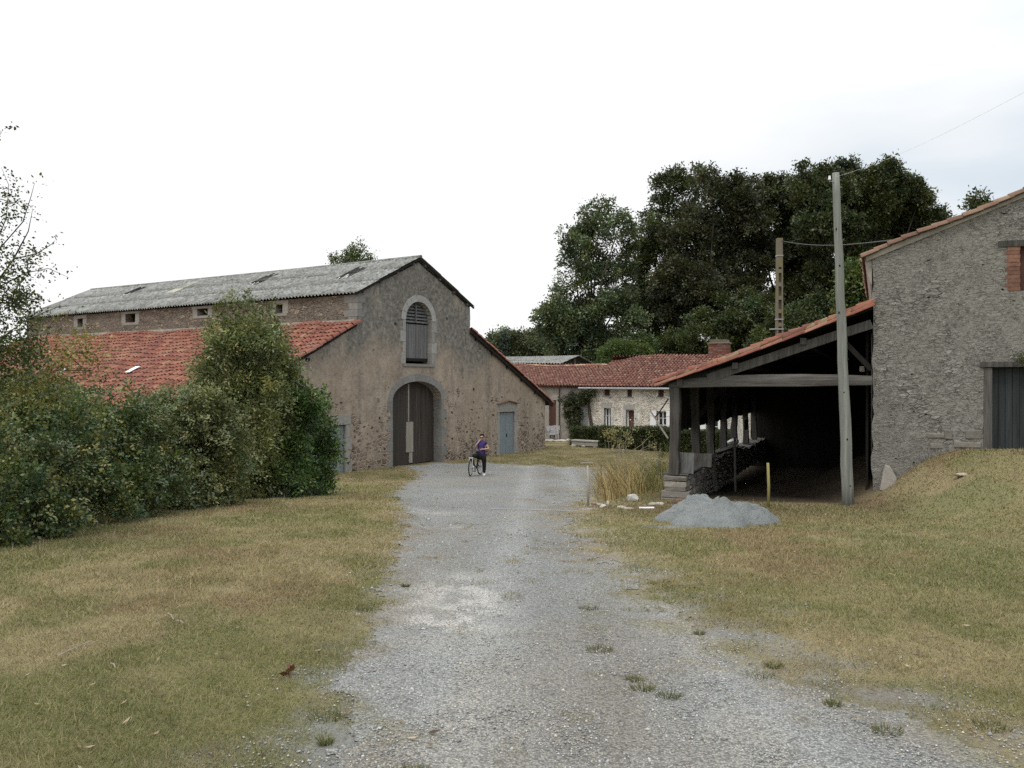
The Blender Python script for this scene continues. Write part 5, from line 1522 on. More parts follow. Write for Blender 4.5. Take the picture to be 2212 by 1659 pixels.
def build_hedge():
    G = "bushes hiding the foot of the barn"
    # bramble mass at the far left
    A = [W(-90, 1010, 12.4, 130), W(-60, 1130, 11.9, 90), W(30, 1090, 12.4, 105), W(30, 970, 13.2, 105), W(120, 930, 14.4, 90), W(140, 1050, 13.7, 105), W(215, 925, 15.6, 75), W(225, 1030, 15.2, 95), W(55, 890, 13.8, 70),
         W(285, 960, 16.6, 75), W(300, 1045, 16.2, 72), W(150, 885, 15.2, 50), W(-30, 1165, 11.7, 50), W(100, 1130, 12.9, 55), W(200, 1100, 13.9, 55), W(290, 900, 16.8, 45), W(40, 1165, 12.0, 38), W(270, 1090, 15.3, 40)]
    rs = np.random.RandomState(201)
    o = thing("bramble_hedge", "dark bramble hedge filling the left edge, beside the dry lawn", "hedge", (-7.2, 13.5, gh(-7.2, 13.5)), G)
    pal = [(.062, .092, .040), (.09, .128, .050), (.13, .165, .058), (.185, .19, .060), (.075, .108, .066), (.21, .19, .066)]
    tw = blob_twigs(A, 13500, rs, .24, .6, .4, .25, .03, 13, .28, .8)
    tw = np.concatenate([tw, canes(rs, A, 300, .95)])
    leaves("foliage", o, tw, 9, .060, pal, (4, 4, 3, 1.6, 2, 1), M['leaf'], rs, 2.6, .4, .6)
    limbs(o, (-7.4, 13.6, gh(-7.4, 13.6)), [a[:3] for a in A], .07, 3, .3, "stem")
    # rounded scrambling bush in the middle
    B = [W(385, 905, 18.2, 52), W(430, 905, 18.6, 56), W(370, 975, 17.9, 72), W(440, 985, 18.6, 78), W(400, 1055, 18.0, 66), W(345, 915, 17.8, 48), W(478, 955, 19.4, 50), W(480, 1040, 19.3, 58), W(425, 875, 18.6, 30), W(340, 1040, 17.4, 60), W(450, 1085, 18.6, 40), W(370, 1090, 17.4, 40)]
    o = thing("scrambling_bush", "rounded grey-green bush with arching shoots, in the middle of the hedge", "bush", (-6.9, 18.8, gh(-6.9, 18.8)), G)
    tw = np.concatenate([blob_twigs(B, 7600, rs, .28, .6, .4, .2, .03, 13, .28, .6), canes(rs, B, 230, .8, .6)])
    leaves("foliage", o, tw, 9, .070, [(.13, .155, .068), (.17, .19, .085), (.19, .19, .09), (.082, .108, .050), (.215, .20, .095)], (4, 4, 2, 3, 1), M['leaf'], rs, 2.2, .5, .55)
    limbs(o, (-6.9, 19, gh(-6.9, 19)), [a[:3] for a in B], .06, 4, .3, "stem")
    # tall ash sapling
    C = [W(500, 722, 21.6, 30), W(468, 752, 21.4, 32), W(545, 732, 21.8, 34), W(588, 756, 22.2, 34), W(505, 765, 21.5, 52), W(560, 790, 22.0, 58), W(452, 800, 21.3, 36), W(495, 850, 21.5, 62), W(575, 860, 22.2, 62), W(540, 930, 21.8, 72), W(505, 990, 21.0, 62), W(590, 950, 22.3, 50), W(545, 1030, 21.6, 55), W(440, 860, 21.0, 34), W(612, 800, 22.4, 34)]
    o = thing("ash_sapling", "tall feathery ash sapling standing above the hedge, in front of the tiled lean-to", "tree", (-6.7, 22, gh(-6.7, 22)), G)
    tw = blob_twigs(C, 6200, rs, .36, .6, .4, .35, .03, 15, .26, .5)
    sh = []
    for px, py, top in ((478, 690, 640), (500, 670, 628), (528, 690, 635), (560, 700, 655), (588, 710, 650), (450, 730, 690), (612, 760, 700), (515, 690, 650), (545, 680, 642), (468, 700, 662), (600, 740, 690), (575, 690, 655), (490, 715, 655), (536, 705, 630), (552, 715, 668), (458, 745, 700), (592, 735, 672), (508, 705, 634)):
        for q in range(9):
            a = pt(px + rs.uniform(-5, 5), py + (top - py) * q / 9, 21.7 + rs.uniform(-.1, .1)); b = pt(px + rs.uniform(-9, 9), py + (top - py) * (q + 1.4) / 9, 21.7); sh.append([*a, *(b - a)])
    tw = np.concatenate([tw, np.array(sh)])
    leaves("foliage", o, tw, 9, .105, [(.165, .19, .075), (.13, .155, .063), (.205, .22, .095), (.09, .115, .050), (.225, .215, .095)], (4, 4, 3, 3, 1), M['leaf'], rs, 2.3, .4, .36)
    limbs(o, (-6.6, 22, gh(-6.6, 22)), [a[:3] for a in C], .08, 5, .35, "trunk")
    # glossy laurel at the right end
    D = [W(630, 850, 23.4, 40), W(662, 880, 23.7, 42), W(690, 935, 24.2, 38), W(645, 940, 23.4, 58), W(690, 990, 24.2, 36), W(612, 1005, 22.6, 60), W(668, 1020, 23.8, 44), W(635, 1045, 22.8, 42), W(712, 985, 24.6, 20), W(575, 1050, 22.0, 40), W(600, 900, 23.0, 40), W(705, 1040, 24.2, 22), W(690, 1065, 23.6, 16)]
    o = thing("laurel_bush", "glossy bright green laurel at the hedge's end, in front of the left blue door", "bush", (-5.6, 23.7, gh(-5.6, 23.7)), G)
    tw = np.concatenate([blob_twigs(D, 5600, rs, .27, .6, .4, .3, .03, 13, .28, .6), canes(rs, D, 60, .5, .2)])
    leaves("foliage", o, tw, 8, .105, [(.075, .125, .036), (.105, .17, .045), (.045, .08, .032), (.15, .22, .062), (.07, .09, .045)], (4, 3, 3, 1.2, 2), M['leaf_gloss'], rs, 2.0, .5, .42)
    limbs(o, (-5.6, 23.8, gh(-5.6, 23.8)), [a[:3] for a in D], .06, 6, .3, "stem")
    # grey lavender-like clump at the foot
    E = [W(655, 1072, 22.6, 22), W(625, 1078, 22.3, 20), W(680, 1066, 23.2, 18), W(600, 1082, 21.8, 16)]
    o = thing("grey_shrub", "low grey-green shrub at the foot of the laurel, by the lawn edge", "bush", (-5.4, 22.6, gh(-5.4, 22.6)), G)
    leaves("foliage", o, blob_twigs(E, 900, rs, .2, .45, .3, .5, .02), 8, .05, [(.12, .13, .10), (.09, .105, .08)], (1, 1), M['leaf'], rs, 2, .4, .35)
    # plum tree reaching in from the left edge
    o = thing("plum_tree", "sparse yellowing fruit tree reaching in from the left edge against the sky", "tree", (-7.6, 10.5, gh(-7.6, 10.5)))
    z0 = 10.6
    br = [[(-130, 1100), (-120, 850), (-80, 700), (-20, 630), (30, 560), (62, 500), (72, 450)], [(-20, 630), (55, 590), (105, 580), (150, 600)], [(-80, 700), (-20, 560), (15, 470), (20, 400), (4, 362)],
          [(-120, 850), (-40, 760), (60, 690), (120, 665), (148, 660)], [(-20, 560), (50, 480), (68, 425), (76, 395)], [(30, 560), (80, 548), (112, 528), (120, 520)], [(-40, 760), (20, 720), (60, 740), (70, 800)],
          [(-120, 700), (-60, 480), (-20, 330), (8, 280)], [(-60, 480), (0, 430), (40, 440), (52, 452)], [(-120, 900), (20, 850), (120, 800), (185, 740), (178, 690)], [(20, 850), (90, 760), (110, 700), (128, 680)], [(120, 800), (200, 800), (228, 770)],
          [(-120, 800), (-20, 690), (40, 650), (70, 640)], [(-100, 760), (-30, 640), (5, 600), (45, 620)], [(150, 770), (185, 800), (182, 850)]]
    mb = MB(); tw, twy = [], []
    for bi, b in enumerate(br):
        zz = z0 + rs.uniform(-.5, .5) + (1.2 if bi in (9, 10, 11, 14) else 0)
        P = [pt(x, y, zz if i or bi in (1, 2) else zz) for i, (x, y) in enumerate(b)]
        mb.tube(P, list(np.linspace(.028 if bi == 0 else .009, .002, len(P))), 5)
        for a, c in zip(P[:-1], P[1:]):
            for q in range(max(2, int((c - a).length / .045))):
                s = a.lerp(c, rs.rand()); v = Vector(rs.normal(0, 1, 3)) * .10 + (c - a).normalized() * .06; v.z += .02
                (twy if bi in (9, 10, 11, 14) else tw).append([*s, *v])
    mb.build("branch", M['bark'], o)
    tw = np.array(tw); twy = np.array(twy)
    dense = blob_twigs([W(-40, 780, 10.4, 110), W(15, 720, 10.8, 70), W(30, 640, 10.8, 46), W(-20, 640, 10.5, 60), (*W(-10, 560, 10.6, 42),), W(10, 820, 11, 80), W(60, 790, 11.2, 50), W(-20, 480, 10.6, 40), W(20, 430, 10.6, 26), W(60, 570, 10.7, 24), W(50, 690, 10.8, 36)], 2300, rs, .16, .6, .3)
    leaves("foliage", o, np.concatenate([dense, tw]), 4, .042, [(.05, .075, .022), (.075, .098, .028), (.13, .14, .03), (.036, .05, .02)], (4, 3, 1, 2), M['leaf'], rs, 2.2, .2, .62)
    dn = blob_twigs([W(110, 780, 12, 60), W(170, 760, 12, 50), W(70, 830, 12, 60), W(200, 810, 12.2, 45), W(130, 830, 12.2, 55)], 420, rs, .2, .6, .3)
    leaves("yellow_foliage", o, np.concatenate([dn, twy]), 5, .05, [(.22, .205, .065), (.27, .235, .07), (.15, .16, .05), (.18, .13, .055)], (3, 2, 3, 1), M['leaf'], rs, 2.2, .2, .58)

def clipped_hedge(name, label, F, t0, t1, z0, z1, dep, seed, bulge=0.06):
    rs = np.random.RandomState(seed)
    o = thing(name, label, "hedge", F.w((t0 + t1) / 2, -dep / 2, z0), "clipped hedges in front of the farmhouse")
    n = int((t1 - t0) * (dep + 2 * (z1 - z0)) * 520)
    t = rs.uniform(t0, t1, n); k = rs.rand(n); hh = z1 - z0
    d = np.where(k < .55, 0, np.where(k < .9, -rs.rand(n) * dep, -dep)); z = np.where((k >= .55) & (k < .9), z1, z0 + rs.rand(n) * hh)
    e = rs.rand(n) < .08; t = np.where(e, np.where(rs.rand(n) < .5, t0, t1), t); d = np.where(e, -rs.rand(n) * dep, d); z = np.where(e, z0 + rs.rand(n) * hh, z)
    z = z + .05 * np.sin(t * 1.3 + seed) * (z > z1 - .05)
    d = d + bulge * (vnoise(t * 1.4, z * 1.6, seed) - .5) - rs.rand(n) * .10 * np.where(d == 0, 1, -.3)
    P = np.array([F.w(a, b, c) for a, b, c in zip(t, d, z)])
    tw = np.concatenate([P, rs.normal(0, .06, (n, 3)) + np.array(F.n)[None] * .04], 1)
    leaves("foliage", o, tw, 4, .075, [(.042, .058, .020), (.055, .072, .024), (.07, .082, .028), (.06, .05, .025)], (4, 4, 2, 1), M['leaf'], rs, 1.6, .3, .5)
    mb = MB(F); mb.box((t0 + .12, -.14, z0), (t1 - .12, -dep + .12, z1 - .12)); mb.build("twig_core", m_simple("hedge_core", (.03, .03, .016), .3, 8), o)
    return o

def build_yard():
    rs = np.random.RandomState(301)
    # the two clipped hedges
    a, c = Vector((pt(1296, 967.5, 50.1).x, 50.1)), Vector((pt(1497, 978, 46.7).x, 46.7)); d = c - a
    F = Frame(a.x, a.y, d.x, d.y)
    clipped_hedge("clipped_hedge", "long clipped hedge running from the yellow shrub to behind the shed posts", F, 0, F.t(1572), -2.37, -1.16, 1.0, 41)
    F2 = Frame(pt(1231, 960, 52.6).x, 52.6, .80, -.60)
    clipped_hedge("clipped_hedge", "shorter clipped hedge block behind the stone planter", F2, 0, F2.t(1293), -2.37, -1.28, 1.0, 42)
    # planter
    F3 = Frame(pt(1235, 962, 51.4).x, 51.4, .80, -.60)
    pl = thing("stone_planter", "long pale stone trough in front of the shorter hedge", "planter", F3.w(.9, 0, -2.36))
    L = F3.t(1291); m = MB(F3); m.col = (.95, .92, .86)
    m.box((0, .0, -2.36 + .06), (L, -.35, -2.36 + .30)); m.build("trough", M['granite'], pl, bevel=.02)
    m = MB(F3); m.col = (1.05, 1.02, .95); m.box((-.05, .04, -2.36 + .303), (L + .05, -.39, -2.36 + .40)); m.build("rim", M['granite'], pl, bevel=.02)
    for t in (.2, L - .2):
        m = MB(F3); m.box((t - .12, .0, -2.40), (t + .12, -.3, -2.36 + .057)); m.build("foot", M['granite'], pl)
    # stones edging the terrace
    for i, px in enumerate((1168, 1180, 1192, 1204, 1216, 1227, 1240, 1262, 1282, 1302)):
        p = pg(px, 953 + (i > 5) * 12 + rs.uniform(-1, 1)); m = MB(); k = rs.uniform(.30, .42); m.col = (k, k * .95, k * .85)
        m.rock((p.x, p.y, p.z + .04), (.26 if i < 6 else .16, .16, .10), 60 + i)
        tag(m.build("edging_stone", M['stone']), ("flat pale edging stone at the terrace by the garden chairs" if i < 6 else "small pale stone lying below the stone planter"), "stone", "edging stones by the terrace" if i < 6 else "loose stones below the planter")
    # garden chairs
    def chair():
        o = thing("garden_chair", "", "chair", (0, 0, 0), "pale garden chairs on the terrace")
        m = MB(); M['chair'] = m_simple('chair_plastic', (.36, .36, .37), .08, 5, .6); m.box((-.25, -.24, .40), (.25, .24, .44)); m.build("seat", M['chair'], o, bevel=.015)
        m = MB()
        for k in range(5): x = -.2 + k * .1; m.beam((x, .23, .45), (x * 1.1, .36, .92 + .05 * (1 - abs(k - 2) / 2)), .07, .02, (0, 1, 0))
        m.beam((-.24, .345, .88), (.24, .345, .88), .03, .05); m.build("backrest", M['chair'], o)
        for x in (-.22, .22):
            for y in (-.21, .21):
                m = MB(); m.beam((x, y, .40), (x * 1.12, y * 1.15, 0), .04, .04, (0, 1, 0)); m.build("leg", M['chair'], o)
            m = MB(); m.beam((x * 1.1, -.24, .66), (x * 1.1, .28, .66), .05, .03); m.beam((x * 1.1, -.22, .42), (x * 1.1, -.22, .65), .04, .03, (1, 0, 0)); m.build("armrest", M['chair'], o)
        return o
    c0 = chair()
    spots = [(1183, 951, 2.3, "white garden chair seen side on, next to the barn corner"), (1191, 952, .25, "grey-backed garden chair in the middle of the three"), (1200, 950, -.15, "garden chair standing before the brown door")]
    for i, (px, py, rz, lab) in enumerate(spots):
        if i == 0: r = c0
        else:
            r = c0.copy(); COL.objects.link(r)
            for ch in list(c0.children):
                q = ch.copy(); COL.objects.link(q); q.parent = r
        p = pg(px, py); r.location = p; r.rotation_euler = (0, 0, rz); r["label"] = lab
    # climber on the corner of the house
    o = thing("climbing_plant", "dark climbing plant on the grey wall beside the farmhouse corner", "climber", FW.w(1.4, .2, -2.36))
    B = []
    for zx, zy, r in ((640, 810, 70), (700, 780, 60), (760, 770, 45), (690, 870, 85), (640, 900, 60), (700, 960, 80), (660, 1000, 50), (720, 1020, 50), (610, 860, 30), (820, 730, 25)):
        t, z = FW.px(*q3(zx, zy), .3); p = FW.w(t, .3, z); B.append((p.x, p.y, p.z, r * .2396 * 57 / FPX))
    leaves("foliage", o, blob_twigs(B, 1500, rs, .2, .45, .3, 0), 7, .11, [(.045, .056, .03), (.062, .072, .036), (.085, .09, .045)], (4, 3, 1.5), M['leaf'], rs, 2, .3, .6)
    t, z = FH.px(*q3(800, 720)); m = MB(FH); m.tube([(t - .05, .12, z), (t + .15, .14, (z - 2.3) / 2 + .1), (t + .55, .3, -2.36)], [.06, .1, .16], 7); m.build("stem", M['bark'], o)
    # yellow-leaved shrub before the hedge
    p = pg(1330, 978); o = thing("yellow_shrub", "yellow-leaved rose shrub on thin canes in front of the long hedge", "shrub", p)
    B = []
    for zx, zy, r in ((960, 1110, 36), (1020, 1090, 36), (1090, 1085, 38), (1150, 1110, 34), (1060, 1160, 40), (1110, 1190, 32), (1180, 1160, 26), (1000, 1150, 22), (1360, 1110, 14), (1370, 1190, 22), (1380, 1220, 16), (1190, 1000, 16), (1210, 1040, 18)):
        q = pt(*q3(zx, zy), p.y + rs.uniform(-.2, .2)); B.append((*q, r * .2396 * p.y / FPX))
    leaves("foliage", o, blob_twigs(B, 300, rs, .14, .55, .3, .1), 3, .10, [(.27, .235, .11), (.20, .19, .075), (.31, .28, .15), (.12, .135, .05)], (3, 3, 2, 2), M['leaf'], rs, 2.4, .3, .65)
    m = MB()
    for b in B: m.tube([(p.x + rs.uniform(-.4, .4) + (b[0] - p.x) * .5, p.y, p.z - .05), ((p.x + b[0] * 3) / 4, p.y, (p.z + b[2]) / 2), b[:3]], [.014, .011, .005], 5)
    m.build("cane", M['board_pale'], o)
    # tall dry grass beside the shed
    base = pg(1345, 1072)
    o = thing("dry_grass_clump", "tall straw-coloured grass clump between the thin stakes and the shed's stone pier", "tall grass", base)
    V, Fc, C = [], [], []
    nb = 0
    for i in range(1050):
        u = rs.rand(); px = 1292 + 150 * u + rs.uniform(-12, 12); 
        p = pg(px, 1088 - 42 * rs.rand() - 28 * u); h = (.28 + .85 * rs.rand() ** 1.5) * (1.1 - .45 * abs(u - .35)) * (1.35 if rs.rand() < .08 else 1)
        if u > .72: h *= .75
        a = rs.uniform(0, 6.28); ln = rs.uniform(.2, .8) * h; dx, dy = math.cos(a) * ln - .30 * h, math.sin(a) * ln * .6
        w = rs.uniform(.008, .017); cc = np.array((.42, .335, .175)) * rs.uniform(.5, 1.25)
        if u > .62 and rs.rand() < .6: cc = np.array((.12, .135, .05)) * rs.uniform(.6, 1.3)
        elif rs.rand() < .25: cc = np.array((.16, .10, .05))
        b = rs.uniform(0, 6.28); sx, sy = math.cos(b) * w, math.sin(b) * w
        for k in range(5):
            q = k / 4; x = p.x + dx * q ** 1.8; y = p.y + dy * q ** 1.8; z = p.z + h * (q - .22 * q ** 3 * (ln / h)); f = 1 - q * .85
            V += [(x - sx * f, y - sy * f, z), (x + sx * f, y + sy * f, z)]; C += [cc, cc]
        for k in range(4): Fc.append((nb + 2 * k, nb + 2 * k + 1, nb + 2 * k + 3, nb + 2 * k + 2))
        nb += 10
    np_mesh("blades", np.array(V), np.array(Fc), M['grass'], o, np.clip(np.array(C), 0, 1))
    # seed heads
    tw = []
    for i in range(30):
        px = rs.uniform(1310, 1435); p = pg(px, 1055 - rs.rand() * 20); h = rs.uniform(.9, 1.65)
        tw.append([p.x - .1, p.y, p.z + h - .15, rs.uniform(-.05, .05), 0, .18])
    m = MB()
    for q in tw: m.tube([(q[0] + .1, q[1], q[2] - 1.2), (q[0] + .03, q[1], q[2] - .5), (q[0], q[1], q[2] + .1)], [.006, .005, .003], 4)
    sk_ = m.build("stalks", M['board_pale'], o); sk_["kind"] = "stuff"
    sh_ = leaves("seed_heads", o, np.array(tw), 16, .035, [(.42, .34, .18), (.36, .28, .14)], (1, 1), M['grass'], rs, 1.2, .2, .4); sh_["kind"] = "stuff"
    p = pg(1425, 1032); o = thing("green_weeds", "green weedy plants growing against the shed's front post", "weeds", p)
    B = [W(1425, 1015, p.y, 20), W(1440, 1000, p.y + .5, 18), W(1412, 1030, p.y - .3, 14), W(1436, 1030, p.y, 14), W(1430, 985, p.y + .3, 10), W(1400, 1000, p.y, 8), W(1445, 968, p.y + 1, 8)]
    leaves("foliage", o, blob_twigs(B, 560, rs, .16, .5, .4, .7, .02), 6, .055, [(.12, .15, .04), (.16, .17, .06), (.09, .11, .045)], (3, 2, 2), M['leaf'], rs, 2.4, .2, .35)
    # green shoots of a plant behind the boards in the shed
    # stakes
    for px, yt, yb, r, mt, lab in ((1270, 1006, 1094, .028, 'board_pale', "pale wooden stake nearest the road, before the dry grass"), (1299, 1002, 1056, .02, 'timber', "thin dark stake behind the pale one, at the edge of the dry grass"), (1660, 1000, 1099, .035, 'stake', "yellowish stake standing behind the heap of stone dust")):
        p = pg(px, yb); h = (yb - yt) / FPX * p.y; m = MB(); m.tube([p - Vector((0, 0, .1)), p + Vector((.01, 0, h * .5)), p + Vector((-.01, 0, h))], [r, r * .95, r * .85], 8, wob=.06)
        if mt == 'stake': M['stake'] = m_wood("yellow_stake", (.20, .18, .07), (.36, .32, .14))
        tag(m.build("stake", M[mt], smooth=True), lab, "stake", "stakes driven in the ground")
    # heap of stone dust
    c = pg(1554, 1128); n_r, n_t = 46, 110
    V, Fq = [], []
    for i in range(n_r + 1):
        for k in range(n_t):
            r = i / n_r; a = 2 * math.pi * k / n_t
            rx = 1.02 if math.cos(a) > 0 else 1.18; ry = .95
            e = 1 + .12 * math.sin(3 * a + 1) + .06 * math.sin(7 * a)
            x, y = math.cos(a) * r * rx * e * 1.06, math.sin(a) * r * ry * e
            lump = float(fbm(x * 2.1 + 4, y * 2.1 + 2, 7, 4)) - .5; lump2 = float(fbm(x * 6, y * 6, 9, 4)) - .5
            prof = (1 - r) ** .9 * .74
            prof = prof if prof < .40 else .40 + (prof - .40) * .20 + .10 * lump - .03 * math.cos(a)
            z = prof + (lump * .26 + lump2 * .16) * min(1, (1 - r) * 3.2)
            V.append((c.x + x, c.y + y, gh(c.x + x, c.y + y) + max(z, 0) - .012 * (i == n_r)))
    for i in range(n_r):
        for k in range(n_t): Fq.append((i * n_t + k, (i + 1) * n_t + k, (i + 1) * n_t + (k + 1) % n_t, i * n_t + (k + 1) % n_t))
    tag(np_mesh("stone_dust_heap", V, Fq, M['dust'], None, None, True), "blue-grey heap of stone dust in front of the open shed", "heap")
    # spilled dust
    c = pg(1452, 1140); V, Fq = [], []
    for i in range(9):
        for k in range(60):
            r = i / 8; a = 2 * math.pi * k / 60; e = 1 + .25 * math.sin(3 * a) + .18 * math.sin(5 * a + 1) + .1 * math.sin(11 * a)
            x, y = c.x + math.cos(a) * r * .55 * e, c.y + math.sin(a) * r * .30 * e; V.append((x, y, gh(x, y) + .035 * (1 - r) - .002))
    for i in range(8):
        for k in range(60): Fq.append((i * 60 + k, (i + 1) * 60 + k, (i + 1) * 60 + (k + 1) % 60, i * 60 + (k + 1) % 60))
    tag(np_mesh("spilled_dust", V, Fq, M['dust'], None, None, True), "thin spill of blue-grey dust at the left foot of the heap", "spilled dust")
    # rubble near the pier
    labs = ("crumpled white lump of plaster beside the dry grass", "small brown stone at the left end of the rubble line", "pale pink stone by the stake", "round white stone in the rubble line", "upright little stone in the rubble line",
            "flat cream stone in the middle of the rubble line", "long flat stone below the plaster lump", "grey stone in front of the shed's pier", "cream stone nearest the shed's pier", "dark stone against the shed's pier", "pale boulder stuck at the corner of the low shed wall", "brown flat stone under the pier")
    for i, (px, py, s, k) in enumerate(((1366, 1082, (.15, .12, .13), (.62, .60, .57)), (1283, 1091, (.07, .06, .05), (.36, .26, .19)), (1296, 1094, (.10, .07, .05), (.46, .38, .31)), (1302, 1098, (.09, .07, .06), (.60, .58, .53)), (1313, 1093, (.04, .04, .09), (.50, .44, .37)),
            (1345, 1098, (.12, .06, .04), (.58, .54, .46)), (1356, 1100, (.16, .07, .03), (.46, .40, .32)), (1412, 1092, (.11, .08, .05), (.40, .37, .32)), (1422, 1091, (.13, .08, .05), (.55, .50, .42)), (1452, 1088, (.12, .05, .05), (.14, .10, .08)), (1434, 1046, (.14, .10, .07), (.45, .41, .33)), (1470, 1082, (.16, .08, .04), (.22, .14, .10)))):
        p = pg(px, py); m = MB(); m.col = tuple(q * .72 for q in k); m.rock((p.x, p.y, p.z + s[2] * .6), s, 80 + i); tag(m.build("rubble_stone", M['stone']), labs[i], "stone", "rubble by the shed's pier")
    p = pg(1397, 1101); m = MB(); m.col = (1.1, 1.08, 1); m.beam(p + Vector((-.17, .02, .035)), p + Vector((.17, -.01, .045)), .09, .03); tag(m.build("white_block", M['white_paint'], bevel=.006), "clean white plank lying on the rubble line", "plank")
    p = pg(1270, 1000 + 3); m = MB(); m.beam(p + Vector((-.35, 0, .05)), p + Vector((.25, .1, .06)), .16, .06); m.col = (1.3, 1.25, 1.15); tag(m.build("white_block", M['board_pale']), "pale slab lying at the far edge of the gravel", "slab")
    # leaning stone by the wall
    p = FR.w(FR.t(1921), .28, 0); p.z = gh(p.x, p.y); m = MB(); m.col = (.30, .28, .255); m.prism([(p.x - .20, p.y + .06, p.z - .1), (p.x + .17, p.y - .02, p.z - .1), (p.x + .19, p.y + .02, p.z + .20), (p.x + .06, p.y + .05, p.z + .46), (p.x - .05, p.y + .08, p.z + .50), (p.x - .12, p.y + .08, p.z + .30)], (.05, .16, .02)); tag(m.build("leaning_stone", M['stone'], bevel=.02), "upright grey stone leaning near the stone building's corner", "stone")
    p = pg(2405, 0 + 1240) if False else pg(2080, 1028); m = MB(); m.col = (.36, .31, .25); m.rock((p.x, p.y, p.z + .02), (.22, .12, .05), 72); tag(m.build("flat_stone", M['stone']), "flat pale stone lying in the grass bank below the stone wall", "stone")
    # dry leaf, twigs
    p = pg(628, 1464); o = thing("dead_leaf", "curled brown dead leaf on the lawn by the road", "leaf", p)
    tw = np.array([[p.x + rs.uniform(-.03, .03), p.y + rs.uniform(-.03, .03), p.z + .012 + .02 * rs.rand(), rs.uniform(-.03, .03), rs.uniform(-.03, .03), .03] for _ in range(5)])
    leaves("leaf_blade", o, tw, 2, .05, [(.13, .065, .03), (.10, .05, .025)], (1, 1), M['leaf'], rs, .5, .2, .7)
    for i, (x0, y0, x1, y1, lab) in enumerate(((124, 1424, 196, 1392, "long straw-coloured twig on the left lawn"), (362, 1330, 374, 1344, "short pale twig on the left lawn"), (380, 1346, 396, 1352, "bleached twig beside the short one"), (238, 1440, 248, 1450, "small pale chip of wood low on the left lawn"),
            (1060, 1101, 1250, 1106, "thin hose lying across the road towards the rubble"))):
        a, c = pg(x0, y0), pg(x1, y1); m = MB(); r = .004 if i < 4 else .007
        m.tube([a + Vector((0, 0, .02)), a.lerp(c, .5) + Vector((0, .01, .025)), c + Vector((0, 0, .02))], r, 6)
        tag(m.build("twig" if i < 4 else "hose", M['board_pale'] if i < 4 else M['grey_paint']), lab, "twig" if i < 4 else "hose")
    # hidden beyond the shed: plain bright wall is the house itself

def build_poles():
    # wooden pole
    b = pg(1833, 1092); t = pt(1804, 374, b.y); 
    o = thing("wooden_pole", "tall grey wooden pole leaning a little, in front of the open shed", "utility pole", b)
    m = MB(); n = 16; rnd = random.Random(4)
    P = [b.lerp(t, k / n) + Vector((rnd.uniform(-.012, .012), rnd.uniform(-.01, .01), 0)) for k in range(n + 1)]; P[0] = P[0] - Vector((0, 0, .25))
    m.tube(P, [.140 - .058 * k / n + rnd.uniform(-.004, .004) for k in range(n + 1)], 14, wob=.015); m.build("shaft", M['pole'], o, smooth=True)
    m = MB(); a = t - Vector((0, 0, .22)); m.tube([a + Vector((-.06, -.05, 0)), a + Vector((-.17, -.08, .0)), a + Vector((-.17, -.08, .08))], .012, 6); m.build("bracket", M['steel'], o)
    m = MB(); m.tube([a + Vector((-.17, -.08, .04)), a + Vector((-.17, -.08, .13))], [.035, .025], 8); m.build("insulator", M['white_paint'], o)
    for k in (.06, .2, .34, .44, .58, .72, .83):
        c = b.lerp(t, k); r = .140 - .058 * k; a_ = rnd.uniform(-1.2, 1.2) - math.pi / 2
        m = MB(); m.rock((c.x + math.cos(a_) * r * .95, c.y + math.sin(a_) * r * .95, c.z), (.022, .022, .03), int(k * 100)); m.build("knot", M['timber_dark'], o)
    # concrete pole with recesses
    z = 40.0; c = pt(1683, 730, z); zb = gh(c.x, z); zt = pt(1683, 515, z).z
    o = thing("concrete_pole", "lichen-stained concrete pole with ladder-like recesses, behind the shed roof", "utility pole", (c.x, z, zb))
    H = zt - zb; w0, w1 = .40, .24
    m = MB()
    def wd_(h): return w0 + (w1 - w0) * h / H
    for s in (-1, 1):
        vs = []
        for h in (0, H):
            w = wd_(h); x0, x1 = s * w / 2, s * w * .26
            for x, y in ((x0, -.13), (x1, -.13), (x1, .13), (x0, .13)): vs.append((c.x + x, z + y, zb + h))
        m.add(vs, [(0, 1, 2, 3), (7, 6, 5, 4)] + [(k, (k + 1) % 4, 4 + (k + 1) % 4, 4 + k) for k in range(4)])
    h = .2
    while h < H - 1.5:
        w = wd_(h) * .27; m.box((c.x - w, z - .125, zb + h), (c.x + w, z + .125, zb + h + .18)); h += .62
    w = wd_(H - .6) * .265; m.box((c.x - w, z - .127, zb + H - 1.35), (c.x + w, z + .127, zb + H - .004))
    m.build("shaft", M['concrete'], o)
    m = MB(); w = w1 * .27; h = .2
    m.box((c.x - .11, z - .02, zb + .1), (c.x + .11, z + .02, zb + H - 1.3)); m.build("recess_web", m_simple("concrete_recess", (.10, .09, .065), .3, 6), o)
    for py in (553, 690, 711):
        q = pt(1683, py, z); m = MB(); ww = wd_(q.z - zb) / 2 + .012; m.box((c.x - ww - (.25 if py == 711 else 0), z - .15, q.z - .03), (c.x + ww, z + .15, q.z + .03)); m.build("steel_band", M['steel'], o)
    top = Vector((c.x + .1, z, zt - .12))
    end = FR.w(FR.t(1944), -.3, FR.px(1944, 513)[1])
    m = MB(); m.tube([top.lerp(end, k / 10) - Vector((0, 0, .18 * math.sin(math.pi * k / 10))) for k in range(11)], .018, 5); tag(m.build("overhead_wire", M['wire']), "wire slung from the concrete pole to the stone building's roof", "wire")
    a = t - Vector((0, 0, .1)); e = pt(2290, 158, 9.5)
    m = MB(); m.tube([a.lerp(e, k / 10) - Vector((0, 0, .12 * math.sin(math.pi * k / 10))) for k in range(11)], .0022, 5); tag(m.build("overhead_wire", m_simple("grey_wire", (.78, .78, .78), .05, 4, .6)), "faint wire rising from the wooden pole's top to the upper right", "wire")

